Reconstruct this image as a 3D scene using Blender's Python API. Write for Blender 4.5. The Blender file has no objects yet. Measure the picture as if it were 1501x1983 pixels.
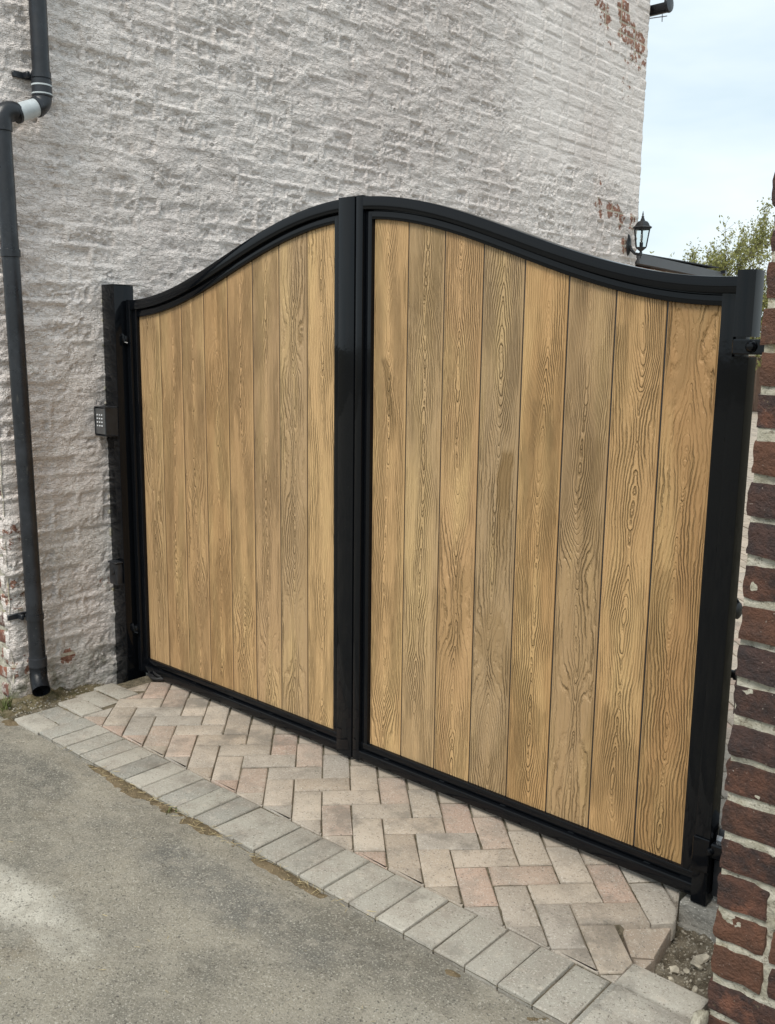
import bpy, bmesh, math, random
import numpy as np
from mathutils import Vector, Matrix, Quaternion

random.seed(7)
RNG = np.random.default_rng(11)
S = bpy.context.scene
COL = S.collection
R = math.radians

# ------------------------------------------------------------------ camera
CAM = np.array([3.6056, -2.4166, 1.5366])
PITCH, YAW, ROLL = 0.1751, -0.7232, 0.0129
fw = np.array([math.sin(YAW) * math.cos(PITCH), math.cos(YAW) * math.cos(PITCH), -math.sin(PITCH)])
rt = np.array([math.cos(YAW), -math.sin(YAW), 0.0])
upv = np.cross(rt, fw)
c_, s_ = math.cos(ROLL), math.sin(ROLL)
rt, upv = c_ * rt + s_ * upv, -s_ * rt + c_ * upv
cd = bpy.data.cameras.new('camera')
cd.sensor_fit = 'HORIZONTAL'
cd.sensor_width = 36.0
cd.lens = 1812.05 / 1501 * 36
cd.clip_start = 0.05
cd.clip_end = 2000
cam = bpy.data.objects.new('camera', cd)
COL.objects.link(cam)
cam.matrix_world = Matrix(((rt[0], upv[0], -fw[0], CAM[0]), (rt[1], upv[1], -fw[1], CAM[1]),
                           (rt[2], upv[2], -fw[2], CAM[2]), (0, 0, 0, 1)))
S.camera = cam

# ------------------------------------------------------------------ sky and sun
SUN_EL = R(54)
SUN_AZ = R(164)         # compass: 0 = +y, clockwise; in front of the gate, just skimming the house wall
w = bpy.data.worlds.new('World')
S.world = w
w.use_nodes = True
t = w.node_tree
t.nodes.clear()
out = t.nodes.new('ShaderNodeOutputWorld')
bg = t.nodes.new('ShaderNodeBackground')
bg.inputs['Strength'].default_value = 0.1
sky = t.nodes.new('ShaderNodeTexSky')
sky.sky_type = 'NISHITA'
sky.sun_disc = False
sky.sun_elevation = SUN_EL
sky.sun_rotation = SUN_AZ
tc = t.nodes.new('ShaderNodeTexCoord')
mp = t.nodes.new('ShaderNodeMapping')
mp.inputs['Scale'].default_value = (1.0, 1.0, 3.4)
n1 = t.nodes.new('ShaderNodeTexNoise')
n1.inputs['Scale'].default_value = 2.2
n1.inputs['Detail'].default_value = 5
n1.inputs['Roughness'].default_value = 0.55
rp = t.nodes.new('ShaderNodeValToRGB')
rp.color_ramp.elements[0].position = 0.34
rp.color_ramp.elements[0].color = (3.1, 3.75, 4.1, 1)
rp.color_ramp.elements[1].position = 0.62
rp.color_ramp.elements[1].color = (4.25, 4.65, 4.8, 1)
mx = t.nodes.new('ShaderNodeMix')
mx.data_type = 'RGBA'
mx.inputs[0].default_value = 0.94
t.links.new(tc.outputs['Generated'], mp.inputs['Vector'])
t.links.new(mp.outputs[0], n1.inputs['Vector'])
t.links.new(n1.outputs['Fac'], rp.inputs['Fac'])
t.links.new(sky.outputs[0], mx.inputs[6])
t.links.new(rp.outputs[0], mx.inputs[7])
t.links.new(mx.outputs[2], bg.inputs['Color'])
t.links.new(bg.outputs[0], out.inputs['Surface'])

sd = bpy.data.lights.new('sun', 'SUN')
sd.energy = 1.35
sd.angle = R(28)
sd.color = (1.0, 0.95, 0.86)
sun = bpy.data.objects.new('sun', sd)
COL.objects.link(sun)
sdir = Vector((math.sin(SUN_AZ) * math.cos(SUN_EL), math.cos(SUN_AZ) * math.cos(SUN_EL), math.sin(SUN_EL)))
sun.rotation_euler = sdir.to_track_quat('Z', 'Y').to_euler()
sun.location = sdir * 30

S.view_settings.view_transform = 'Standard'
S.view_settings.look = 'None'
S.view_settings.exposure = 1.22
S.view_settings.gamma = 1.0
S.view_settings.use_curve_mapping = False
S.render.engine = 'CYCLES'


# ------------------------------------------------------------------ helpers: noise
def vnoise(x, y, seed=0):
    xi = np.floor(x).astype(np.int64); yi = np.floor(y).astype(np.int64)
    fx = x - xi; fy = y - yi
    fx = fx * fx * fx * (fx * (fx * 6 - 15) + 10); fy = fy * fy * fy * (fy * (fy * 6 - 15) + 10)

    def h(a, b):
        n = (a * 374761393 + b * 668265263 + seed * 1442695041) & 0xFFFFFFFF
        n = ((n ^ (n >> 13)) * 1274126177) & 0xFFFFFFFF
        n = ((n ^ (n >> 16)) * 2246822519) & 0xFFFFFFFF
        return ((n ^ (n >> 15)) & 0xFFFFFF) / float(0xFFFFFF)
    a = h(xi, yi); b = h(xi + 1, yi); c = h(xi, yi + 1); d = h(xi + 1, yi + 1)
    return (a * (1 - fx) + b * fx) * (1 - fy) + (c * (1 - fx) + d * fx) * fy


def fbm(x, y, seed=0, octv=4, gain=0.5):
    r = 0; a = 1; tot = 0
    for i in range(octv):
        r = r + a * vnoise(x * 2 ** i + i * 17.3, y * 2 ** i + i * 9.7, seed + i)
        tot += a; a *= gain
    return r / tot


def smooth(a, b, x):
    k = np.clip((x - a) / (b - a), 0, 1)
    return k * k * (3 - 2 * k)


# ------------------------------------------------------------------ helpers: objects
def link(name, me, mat=None, parent=None, loc=None, rotz=None):
    o = bpy.data.objects.new(name, me)
    COL.objects.link(o)
    if mat is not None and me is not None and len(me.materials) == 0:
        me.materials.append(mat)
    if parent is not None:
        o.parent = parent
    if loc is not None:
        o.location = loc
    if rotz is not None:
        o.rotation_euler = (0, 0, rotz)
    return o


def thing(name, label, cat, loc=(0, 0, 0), group=None):
    o = bpy.data.objects.new(name, None)
    COL.objects.link(o)
    o.location = loc
    o.empty_display_size = 0.1
    o['label'] = label
    o['category'] = cat
    if group:
        o['group'] = group
    return o


def tag(o, label, cat, group=None):
    o['label'] = label; o['category'] = cat
    if group:
        o['group'] = group
    return o


def mesh_np(name, V, F, smooth_sh=False, normals=None):
    """V (n,3), F (m,3|4) int arrays"""
    V = np.asarray(V, np.float32); F = np.asarray(F, np.int32)
    me = bpy.data.meshes.new(name)
    k = F.shape[1]
    me.vertices.add(len(V)); me.vertices.foreach_set('co', V.ravel())
    me.loops.add(F.size); me.loops.foreach_set('vertex_index', F.ravel())
    me.polygons.add(len(F)); me.polygons.foreach_set('loop_start', np.arange(0, F.size, k, dtype=np.int32))
    me.update(calc_edges=True)
    me.polygons.foreach_set('use_smooth', np.full(len(F), smooth_sh, dtype=bool))
    if normals is not None:
        me.normals_split_custom_set_from_vertices(np.asarray(normals, np.float32).tolist())
    return me


def bm_mesh(name, bm, smooth_angle=None):
    me = bpy.data.meshes.new(name)
    bmesh.ops.recalc_face_normals(bm, faces=bm.faces)
    bm.to_mesh(me); bm.free()
    if smooth_angle is not None:
        me.polygons.foreach_set('use_smooth', np.full(len(me.polygons), True, dtype=bool))
        me.set_sharp_from_angle(angle=R(smooth_angle))
    return me


def add_box(bm, x0, x1, y0, y1, z0, z1, bev=0.0, seg=1):
    m = Matrix.Translation(((x0 + x1) / 2, (y0 + y1) / 2, (z0 + z1) / 2)) @ Matrix.Diagonal((x1 - x0, y1 - y0, z1 - z0, 1))
    r = bmesh.ops.create_cube(bm, size=1.0, matrix=m)
    if bev > 0:
        es = set(e for v in r['verts'] for e in v.link_edges)
        bmesh.ops.bevel(bm, geom=list(es), offset=bev, segments=seg, profile=0.5, affect='EDGES')


def box_obj(name, mat, parent, x0, x1, y0, y1, z0, z1, bev=0.0, seg=1):
    bm = bmesh.new()
    add_box(bm, x0, x1, y0, y1, z0, z1, bev, seg)
    return link(name, bm_mesh(name, bm, 40), mat, parent)


def add_tube(bm, pts, rad, n=16, cap=True):
    """round tube along 3-D points; rad a number or one per point"""
    pts = [Vector(p) for p in pts]
    rads = rad if isinstance(rad, (list, tuple)) else [rad] * len(pts)
    rings = []
    ref = None
    for i, p in enumerate(pts):
        a = pts[max(i - 1, 0)]; b = pts[min(i + 1, len(pts) - 1)]
        d = (b - a).normalized()
        if ref is None:
            ref = Vector((0, 0, 1)) if abs(d.z) < 0.9 else Vector((1, 0, 0))
        s = d.cross(ref).normalized(); u = s.cross(d).normalized(); ref = u
        rings.append([bm.verts.new(p + (s * math.cos(2 * math.pi * k / n) + u * math.sin(2 * math.pi * k / n)) * rads[i]) for k in range(n)])
    for a, b in zip(rings, rings[1:]):
        for k in range(n):
            bm.faces.new((a[k], a[(k + 1) % n], b[(k + 1) % n], b[k]))
    if cap:
        bm.faces.new(rings[0][::-1]); bm.faces.new(rings[-1])


def tube_obj(name, mat, parent, pts, rad, n=16, cap=True, ang=40):
    bm = bmesh.new()
    add_tube(bm, pts, rad, n, cap)
    return link(name, bm_mesh(name, bm, ang), mat, parent)


def add_lathe(bm, prof, center=(0, 0, 0), n=16, axis='z'):
    """prof list of (r, h) around axis"""
    rings = []
    for r, h in prof:
        ring = []
        for k in range(n):
            a = 2 * math.pi * k / n
            if axis == 'z':
                p = (r * math.cos(a), r * math.sin(a), h)
            elif axis == 'y':
                p = (r * math.cos(a), h, r * math.sin(a))
            else:
                p = (h, r * math.cos(a), r * math.sin(a))
            ring.append(bm.verts.new(Vector(p) + Vector(center)))
        rings.append(ring)
    for a, b in zip(rings, rings[1:]):
        for k in range(n):
            bm.faces.new((a[k], a[(k + 1) % n], b[(k + 1) % n], b[k]))
    bm.faces.new(rings[0][::-1]); bm.faces.new(rings[-1])


def sweep_rect(bm, path, hn, y0, y1, bev=0.003):
    """rectangular steel tube swept along a path in the x-z plane; hn is the half width in the plane"""
    P = [Vector((p[0], 0, p[1])) for p in path]
    rings = []
    for i, p in enumerate(P):
        d1 = (P[i] - P[i - 1]).normalized() if i > 0 else (P[1] - P[0]).normalized()
        d2 = (P[i + 1] - P[i]).normalized() if i < len(P) - 1 else d1
        d = (d1 + d2).normalized()
        n = Vector((-d.z, 0, d.x))
        sec = []
        b = bev
        for (a, y) in ((-hn + b, y0), (hn - b, y0), (hn - b * .3, y0 + b * .3), (hn, y0 + b), (hn, y1 - b), (hn - b, y1),
                       (-hn + b, y1), (-hn, y1 - b), (-hn, y0 + b), (-hn + b * .3, y0 + b * .3)):
            q = p + n * a
            sec.append(bm.verts.new((q.x, y, q.z)))
        rings.append(sec)
    m = len(rings[0])
    for a, b in zip(rings, rings[1:]):
        for k in range(m):
            bm.faces.new((a[k], a[(k + 1) % m], b[(k + 1) % m], b[k]))
    bm.faces.new(rings[0][::-1]); bm.faces.new(rings[-1])


# ------------------------------------------------------------------ helpers: materials
class NT:
    def __init__(self, name):
        self.m = bpy.data.materials.new(name)
        self.m.use_nodes = True
        self.t = self.m.node_tree
        self.b = self.t.nodes['Principled BSDF']
        self.geo = None

    def n(self, kind, **kw):
        nd = self.t.nodes.new(kind)
        for k, v in kw.items():
            setattr(nd, k, v)
        return nd

    def set(self, sock, v):
        if hasattr(v, 'is_linked') or hasattr(v, 'links'):
            self.t.links.new(v, sock)
        else:
            sock.default_value = v

    def math(self, op, a, b=None, c=None, clamp=False):
        nd = self.n('ShaderNodeMath', operation=op, use_clamp=clamp)
        self.set(nd.inputs[0], a)
        if b is not None:
            self.set(nd.inputs[1], b)
        if c is not None:
            self.set(nd.inputs[2], c)
        return nd.outputs[0]

    def mix(self, f, a, b, blend='MIX'):
        nd = self.n('ShaderNodeMix', data_type='RGBA', blend_type=blend)
        self.set(nd.inputs[0], f)
        for s, v in ((nd.inputs[6], a), (nd.inputs[7], b)):
            if isinstance(v, tuple) and len(v) == 3:
                v = v + (1,)
            self.set(s, v)
        return nd.outputs[2]

    def noise(self, vec, scale, detail=4, rough=0.55, dist=0.0):
        nd = self.n('ShaderNodeTexNoise')
        self.t.links.new(vec, nd.inputs['Vector'])
        self.set(nd.inputs['Scale'], scale)
        nd.inputs['Detail'].default_value = detail
        nd.inputs['Roughness'].default_value = rough
        nd.inputs['Distortion'].default_value = dist
        return nd.outputs['Fac']

    def voro(self, vec, scale, feature='F1', rand=1.0):
        nd = self.n('ShaderNodeTexVoronoi', feature=feature)
        self.t.links.new(vec, nd.inputs['Vector'])
        nd.inputs['Scale'].default_value = scale
        nd.inputs['Randomness'].default_value = rand
        return nd

    def ramp(self, f, a, b, ca=0.0, cb=1.0):
        """smooth map of f from a..b to ca..cb"""
        nd = self.n('ShaderNodeMapRange', interpolation_type='SMOOTHSTEP')
        self.set(nd.inputs[0], f)
        nd.inputs[1].default_value = a; nd.inputs[2].default_value = b
        nd.inputs[3].default_value = ca; nd.inputs[4].default_value = cb
        return nd.outputs[0]

    def pos(self):
        if self.geo is None:
            self.geo = self.n('ShaderNodeNewGeometry')
        return self.geo.outputs['Position']

    def obj(self):
        return self.n('ShaderNodeTexCoord').outputs['Object']

    def oinfo(self):
        return self.n('ShaderNodeObjectInfo')

    def sep(self, v):
        nd = self.n('ShaderNodeSeparateXYZ')
        self.t.links.new(v, nd.inputs[0])
        return nd.outputs

    def comb(self, x, y, z):
        nd = self.n('ShaderNodeCombineXYZ')
        for s, v in zip(nd.inputs, (x, y, z)):
            self.set(s, v)
        return nd.outputs[0]

    def vmath(self, op, a, b):
        nd = self.n('ShaderNodeVectorMath', operation=op)
        self.set(nd.inputs[0], a); self.set(nd.inputs[1], b)
        return nd.outputs[0]

    def attr(self, name):
        return self.n('ShaderNodeAttribute', attribute_name=name).outputs['Fac']

    def bump(self, h, dist=0.002, strength=1.0, normal=None):
        nd = self.n('ShaderNodeBump')
        nd.inputs['Strength'].default_value = strength
        nd.inputs['Distance'].default_value = dist
        self.t.links.new(h, nd.inputs['Height'])
        if normal is not None:
            self.t.links.new(normal, nd.inputs['Normal'])
        return nd.outputs[0]

    def done(self, col, rough=0.8, normal=None, metal=0.0, spec=0.5):
        if isinstance(col, tuple) and len(col) == 3:
            col = col + (1,)
        self.set(self.b.inputs['Base Color'], col)
        self.set(self.b.inputs['Roughness'], rough)
        self.set(self.b.inputs['Metallic'], metal)
        self.b.inputs['Specular IOR Level'].default_value = spec
        if normal is not None:
            self.t.links.new(normal, self.b.inputs['Normal'])
        return self.m


def mat_painted_wall(brick):
    k = NT('painted_brick' if brick else 'painted_mortar')
    p = k.pos()
    big = k.noise(p, 1.3, 3)
    mid = k.noise(p, 9, 5, 0.6)
    fine = k.noise(p, 70, 4, 0.65)
    c = k.mix(k.ramp(big, .35, .65), (.755, .68, .64), (.83, .765, .725))
    c = k.mix(k.ramp(mid, .45, .75, 0, .6), c, (.62, .555, .51))
    c = k.mix(k.ramp(k.noise(p, 22, 5, .6), .56, .72, 0, .6), c, (.84, .80, .76))
    c = k.mix(k.ramp(fine, .60, .70, 0, .5), c, (.40, .37, .34))
    # grey green growth and splashed dirt near the ground
    z = k.sep(p)[2]
    grow = k.math('MULTIPLY', k.ramp(z, .26, -.02), k.ramp(k.noise(p, 11, 6, .7), .38, .62))
    c = k.mix(grow, c, (.13, .125, .07))
    grey = k.math('MULTIPLY', k.ramp(z, 1.5, .1, 0, .6), k.ramp(k.noise(p, 3.1, 5, .6), .35, .62))
    c = k.mix(grey, c, (.54, .525, .49))
    # chips where the paint has come off
    chip = k.ramp(k.math('ADD', k.attr('bare'), k.math('MULTIPLY', k.math('SUBTRACT', k.noise(p, 17, 6, .7), .5), 2.3)), .48, .58)
    if brick:
        red = k.mix(k.ramp(k.noise(p, 55, 4), .35, .65), (.25, .115, .08), (.40, .23, .17))
        c = k.mix(chip, c, red)
    else:
        c = k.mix(chip, c, (.50, .44, .35))
    v = k.voro(p, 150)
    bsum = k.math('ADD', k.math('MULTIPLY', fine, 1.0), k.math('MULTIPLY', v.outputs['Distance'], .35))
    bsum = k.math('ADD', bsum, k.math('MULTIPLY', k.noise(p, 28, 5, .65, .4), 1.6))
    led = 0.0
    for (sc, yz, zz, th) in ((1.0, 11, 34, .50), (1.0, 24, 62, .52), (1.0, 46, 110, .50)):
        nn = k.noise(k.vmath('MULTIPLY', p, (11, yz, zz)), sc, 3, .55, .5)
        led = k.math('ADD', led, k.ramp(nn, th - .025, th + .025, 0, 1.0 if yz < 40 else .6))
    pin = k.ramp(k.noise(p, 64, 3, .6), .735, .775)
    c = k.mix(k.math('MULTIPLY', pin, .8), c, (.10, .09, .08))  # pinholes darkened by colour too, for the shade inside them
    bsum = k.math('MULTIPLY', k.math('ADD', bsum, k.math('MULTIPLY', led, .55)), k.math('ADD', k.math('MULTIPLY', k.attr('worn'), 1.7), .12))
    bsum = k.math('SUBTRACT', bsum, k.math('MULTIPLY', pin, .8))
    nrm = k.bump(bsum, .0062, .85)
    return k.done(c, .82, nrm, spec=.25)


def mat_bare_brick():
    k = NT('bare_brick')
    p = k.pos(); oi = k.oinfo()
    a = k.noise(p, 26, 5, .65)
    c = k.mix(k.ramp(a, .35, .65), (.155, .062, .045), (.27, .115, .075))
    c = k.mix(k.ramp(oi.outputs['Random'], .3, 1.0, 0, .75), c, (.085, .065, .06))
    wash = k.ramp(k.noise(p, 15, 6, .7), .52, .66)
    c = k.mix(wash, c, (.56, .53, .48))
    nrm = k.bump(k.noise(p, 60, 6, .7), .004, .8)
    return k.done(c, .85, nrm, spec=.25)


def mat_pillar_brick():
    k = NT('pillar_brick')
    p = k.pos(); oi = k.oinfo(); r = oi.outputs['Random']
    a = k.noise(p, 20, 6, .68)
    c = k.mix(k.ramp(a, .34, .66), (.035, .022, .020), (.115, .052, .034))
    c = k.mix(k.ramp(r, .55, 1.0, 0, .42), c, (.19, .085, .045))
    c = k.mix(k.ramp(r, .35, .0, 0, .5), c, (.045, .034, .036))
    # orange and pink fire marks, pale specks
    c = k.mix(k.ramp(k.noise(p, 9, 5, .6), .60, .72, 0, .75), c, (.24, .10, .06))
    lich = k.ramp(k.noise(p, 17, 6, .75), .655, .72, 0, .8)
    c = k.mix(lich, c, (.36, .31, .17))
    sp = k.ramp(k.noise(p, 160, 3, .6), .68, .74, 0, .7)
    c = k.mix(sp, c, (.46, .42, .37))
    h = k.math('ADD', k.noise(p, 48, 6, .72), k.math('MULTIPLY', k.noise(p, 150, 4, .6), .35))
    nrm = k.bump(h, .016, 1.0)
    return k.done(c, k.ramp(a, .3, .7, .5, .8), nrm, spec=.4)


def mat_mortar():
    k = NT('lime_mortar')
    p = k.pos()
    a = k.noise(p, 18, 6, .7)
    c = k.mix(k.ramp(a, .35, .65), (.36, .335, .26), (.52, .49, .41))
    c = k.mix(k.ramp(k.noise(p, 90, 4, .7), .54, .66, 0, .8), c, (.14, .115, .085))
    c = k.mix(k.ramp(k.noise(p, 7, 4), .58, .72, 0, .6), c, (.48, .40, .20))
    h = k.math('ADD', k.noise(p, 95, 6, .7), k.noise(p, 30, 4))
    nrm = k.bump(h, .008, .9)
    return k.done(c, .92, nrm, spec=.2)


def mat_paver():
    k = NT('concrete_block')
    p = k.pos(); oi = k.oinfo()
    c = oi.outputs['Color']
    c = k.mix(k.ramp(k.noise(p, 9, 6, .65), .42, .66, 0, .6), c, (.29, .255, .215))
    c = k.mix(k.ramp(k.noise(p, 170, 3, .65), .55, .66, 0, .55), c, (.60, .56, .50))
    c = k.mix(k.ramp(k.noise(p, 135, 3, .65), .60, .67, 0, .8), c, (.13, .112, .095))
    c = k.mix(k.ramp(k.noise(p, 55, 4, .7), .62, .70, 0, .55), c, (.14, .122, .105))
    c = k.mix(k.ramp(k.noise(p, 21, 5, .7), .55, .70, 0, .5), c, (.52, .46, .39))
    c = k.mix(k.ramp(k.noise(p, 38, 6, .75), .58, .68, 0, .6), c, (.20, .175, .145))
    stain = k.ramp(k.noise(p, 3.4, 6, .68), .52, .66, 0, .6)
    c = k.mix(stain, c, (.16, .145, .125))
    h = k.math('ADD', k.noise(p, 230, 4, .7), k.math('MULTIPLY', k.noise(p, 40, 4), .6))
    nrm = k.bump(h, .0042, .9)
    return k.done(c, .88, nrm, spec=.25)


def mat_driveway():
    k = NT('worn_concrete')
    p = k.pos()
    a = k.noise(p, 1.6, 6, .62, .3)
    b = k.noise(p, 5.5, 6, .65)
    c = k.mix(k.ramp(a, .38, .60), (.185, .172, .142), (.315, .287, .232))
    c = k.mix(k.ramp(b, .42, .70, 0, .5), c, (.16, .152, .132))
    c = k.mix(k.ramp(k.noise(p, 2.6, 5, .6), .60, .74, 0, .6), c, (.20, .165, .115))
    xy = k.sep(p)
    # pale patch and the darker band along the paving
    def blob(cx, cy, rx, ry, am):
        dx = k.math('DIVIDE', k.math('SUBTRACT', xy[0], cx), rx)
        dy = k.math('DIVIDE', k.math('SUBTRACT', xy[1], cy), ry)
        d = k.math('SQRT', k.math('ADD', k.math('MULTIPLY', dx, dx), k.math('MULTIPLY', dy, dy)))
        d = k.math('ADD', d, k.math('MULTIPLY', k.math('SUBTRACT', k.noise(p, 4.5, 6, .65), .5), 1.6))
        return k.ramp(d, 1.15, .35, 0, am)
    c = k.mix(blob(1.28, -1.30, .34, .10, .9), c, (.56, .53, .46))
    c = k.mix(blob(1.75, -1.62, .22, .10, .5), c, (.36, .34, .29))
    c = k.mix(blob(1.62, -.88, .55, .13, .6), c, (.13, .13, .122))
    c = k.mix(blob(.55, -.86, .35, .10, .55), c, (.12, .118, .105))
    c = k.mix(blob(2.55, -.92, .30, .08, .6), c, (.34, .32, .27))
    for (sc, th, colr, am) in ((95, .30, (.36, .33, .27), .45), (120, .26, (.13, .12, .10), .5), (62, .18, (.44, .41, .35), .4), (45, .13, (.09, .084, .075), .7)):
        vv = k.voro(k.vmath('ADD', p, (sc * 1.7, sc * .3, 0)), sc)
        m_ = k.math('MULTIPLY', k.ramp(vv.outputs['Distance'], th + .08, th), k.ramp(k.sep(vv.outputs['Color'])[0], .62, .66))
        c = k.mix(k.math('MULTIPLY', m_, am), c, colr)
    g = k.noise(p, 170, 3, .65)
    c = k.mix(k.ramp(g, .55, .64, 0, .7), c, (.50, .47, .41))
    c = k.mix(k.ramp(k.noise(p, 14, 6, .7), .48, .62, 0, .5), c, (.34, .312, .26))
    c = k.mix(k.ramp(k.noise(p, 24, 6, .72), .56, .68, 0, .5), c, (.13, .122, .105))
    c = k.mix(k.ramp(k.noise(p, 140, 3, .65), .57, .67, 0, .7), c, (.06, .052, .046))
    c = k.mix(k.ramp(k.noise(p, 33, 5, .75), .67, .73, 0, .7), c, (.05, .047, .042))
    c = k.mix(k.ramp(k.noise(p, 48, 5, .75), .68, .74, 0, .6), c, (.46, .44, .39))
    h = k.math('ADD', k.noise(p, 210, 5, .7), k.math('MULTIPLY', k.noise(p, 36, 5, .65), 1.1))
    nrm = k.bump(h, .0060, .9)
    return k.done(c, .88, nrm, spec=.25)


def mat_soil(name, dark, light, scale=60):
    k = NT(name)
    p = k.pos()
    c = k.mix(k.ramp(k.noise(p, scale * .4, 6, .7), .35, .65), dark, light)
    c = k.mix(k.ramp(k.noise(p, scale * 4, 3, .6), .60, .68, 0, .8), c, tuple(min(1, x * 2.2) for x in light))
    h = k.math('ADD', k.noise(p, scale * 2.4, 5, .7), k.noise(p, scale * .7, 4))
    return k.done(c, .95, k.bump(h, .009, 1.0), spec=.15)


def mat_wood():
    k = NT('embossed_oak_board')
    o = k.obj(); oi = k.oinfo(); r = oi.outputs['Random']
    x, y, z = k.sep(o)
    r50 = k.math('MULTIPLY', r, 47.0)
    def zn(scale, off, detail=1.0):
        return k.noise(k.comb(off, r50, k.math('MULTIPLY', z, scale)), 1.0, detail, .5)
    # cathedral grain: growth rings of a log cut lengthwise, its heart wandering behind the face
    D = k.math('MULTIPLY', k.math('SUBTRACT', zn(1.6, 3.3, 1.0), .5), .26)
    cx = k.math('MULTIPLY', k.math('SUBTRACT', zn(1.2, 9.1), .5), .055)
    fine = k.noise(k.comb(k.math('MULTIPLY', x, 60.0), r50, k.math('MULTIPLY', z, 22.0)), 1.0, 3, .55)
    med = k.noise(k.comb(k.math('MULTIPLY', x, 14.0), r50, k.math('MULTIPLY', z, 5.5)), 1.0, 2, .5)
    xx = k.math('ADD', k.math('SUBTRACT', x, cx), k.math('MULTIPLY', k.math('SUBTRACT', med, .5), .024))
    axx = k.math('SQRT', k.math('ADD', k.math('MULTIPLY', xx, xx), .000012))
    fall = k.ramp(axx, .012, .075, 1.0, .18)
    jit = k.math('MULTIPLY', k.math('SUBTRACT', zn(34.0, 5.7, 2.0), .5), k.ramp(axx, .0, .022, .014, 0.0))
    tt = k.math('ADD', axx, k.math('ADD', k.math('MULTIPLY', D, fall), jit))
    tt = k.math('ADD', k.math('ADD', tt, 1.0), k.math('MULTIPLY', k.math('SUBTRACT', fine, .5), .0085))
    ph = k.math('FRACT', k.math('DIVIDE', tt, .0080))
    # saw-tooth ridge: slow rise, quick fall
    up = k.ramp(ph, 0.0, .30)
    dn = k.ramp(ph, .72, 1.0, 1.0, 0.0)
    ridge = k.math('MULTIPLY', up, dn)
    fib = k.noise(k.comb(k.math('MULTIPLY', x, 420.0), r50, k.math('MULTIPLY', z, 9.0)), 1.0, 3, .6)
    depth = k.ramp(k.noise(k.comb(k.math('MULTIPLY', x, 16.0), r50, k.math('MULTIPLY', z, 3.0)), 1.0, 2), .34, .62, .28, 1.0)
    depth = k.math('MULTIPLY', depth, k.ramp(k.math('ABSOLUTE', x), .0715, .066))
    brk = k.noise(k.comb(k.math('MULTIPLY', x, 70.0), r50, k.math('MULTIPLY', z, 5.0)), 1.0, 2, .55)
    depth = k.math('MULTIPLY', depth, k.ramp(brk, .32, .52, .5, 1.0))
    # colour
    base = oi.outputs['Color']
    c = k.mix(k.ramp(fib, .35, .68, 0, .30), base, (.34, .21, .085))
    c = k.mix(k.ramp(k.noise(k.comb(k.math('MULTIPLY', x, 9.0), r50, k.math('MULTIPLY', z, 1.6)), 1.0, 3), .45, .75, 0, .5), c, (.60, .42, .195))
    groove = k.math('MULTIPLY', k.math('SUBTRACT', 1.0, ridge), depth)
    c = k.mix(k.math('MULTIPLY', k.ramp(groove, .35, .95), .56), c, (.19, .115, .046))  # groove shade put into the colour, along with the darker grain tone
    # darker brown marks across the boards
    P = k.pos(); X, Y, Z = k.sep(P)
    def streak(cx_, ztop, zbot, hw, am, lean=0.0):
        q = k.math('SUBTRACT', X, k.math('ADD', cx_, k.math('MULTIPLY', k.math('SUBTRACT', Z, ztop), lean)))
        q = k.math('ABSOLUTE', k.math('ADD', q, k.math('MULTIPLY', k.math('SUBTRACT', k.noise(P, 9, 3), .5), .05)))
        m = k.ramp(q, hw, hw * .6)
        m = k.math('MULTIPLY', m, k.ramp(Z, ztop, ztop - .03))
        return k.math('MULTIPLY', k.math('MULTIPLY', m, k.ramp(Z, zbot, ztop - .1)), am)
    pat = k.noise(k.comb(k.math('MULTIPLY', X, 4.2), 1.7, k.math('MULTIPLY', Z, 1.5)), 1.0, 4, .55, .6)
    st = k.math('MULTIPLY', k.ramp(pat, .54, .60, 0, .36), k.ramp(X, 1.3, 1.8, .35, 1.0))
    for a in ((1.965, 1.235, .75, .034, .85, .05), (1.455, 1.51, 1.15, .018, .85, -.12), (2.075, 1.40, .7, .045, .38, -.10), (2.245, 1.30, .6, .05, .34, -.05), (2.50, .95, .3, .035, .40, .04), (1.72, .75, .2, .04, .30, .02), (.62, 1.45, .9, .03, .34, .03), (.36, 1.30, .6, .025, .34, .0), (1.05, .95, .4, .03, .28, .0), (2.33, 1.62, 1.2, .03, .4, -.08)):
        st = k.math('MAXIMUM', st, streak(*a))
    c = k.mix(st, c, (.225, .140, .058))
    h = k.math('ADD', k.math('MULTIPLY', k.math('MULTIPLY', ridge, depth), 1.0), k.math('MULTIPLY', fib, .16))
    nrm = k.bump(h, .0065, 1.0)
    return k.done(c, k.ramp(ridge, 0, 1, .62, .5), nrm, spec=.35)


def mat_gloss_black():
    k = NT('gloss_black_paint')
    p = k.pos()
    a = k.noise(p, 14, 3)
    st = k.noise(k.vmath('MULTIPLY', p, (60, 60, 5)), 1.0, 3)
    h = k.math('ADD', k.math('MULTIPLY', a, .8), k.math('MULTIPLY', st, .25))
    c = k.mix(k.ramp(k.noise(p, 70, 4, .7), .66, .74, 0, .35), (.0035, .0042, .0056), (.03, .03, .03))
    return k.done(c, k.ramp(k.noise(p, 5, 4), .35, .7, .03, .10), k.bump(h, .0009, .4), spec=.24)


def mat_plain(name, col, rough=.5, metal=0.0, nscale=30, var=.25, bump=.0008):
    k = NT(name)
    p = k.pos()
    a = k.noise(p, nscale, 5, .65)
    c = k.mix(k.ramp(a, .35, .7), tuple(x * (1 - var) for x in col), tuple(min(1, x * (1 + var)) for x in col))
    return k.done(c, k.ramp(a, .3, .7, max(.05, rough - .1), min(1, rough + .1)), k.bump(k.noise(p, nscale * 4, 4), bump, .5), metal=metal)


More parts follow.
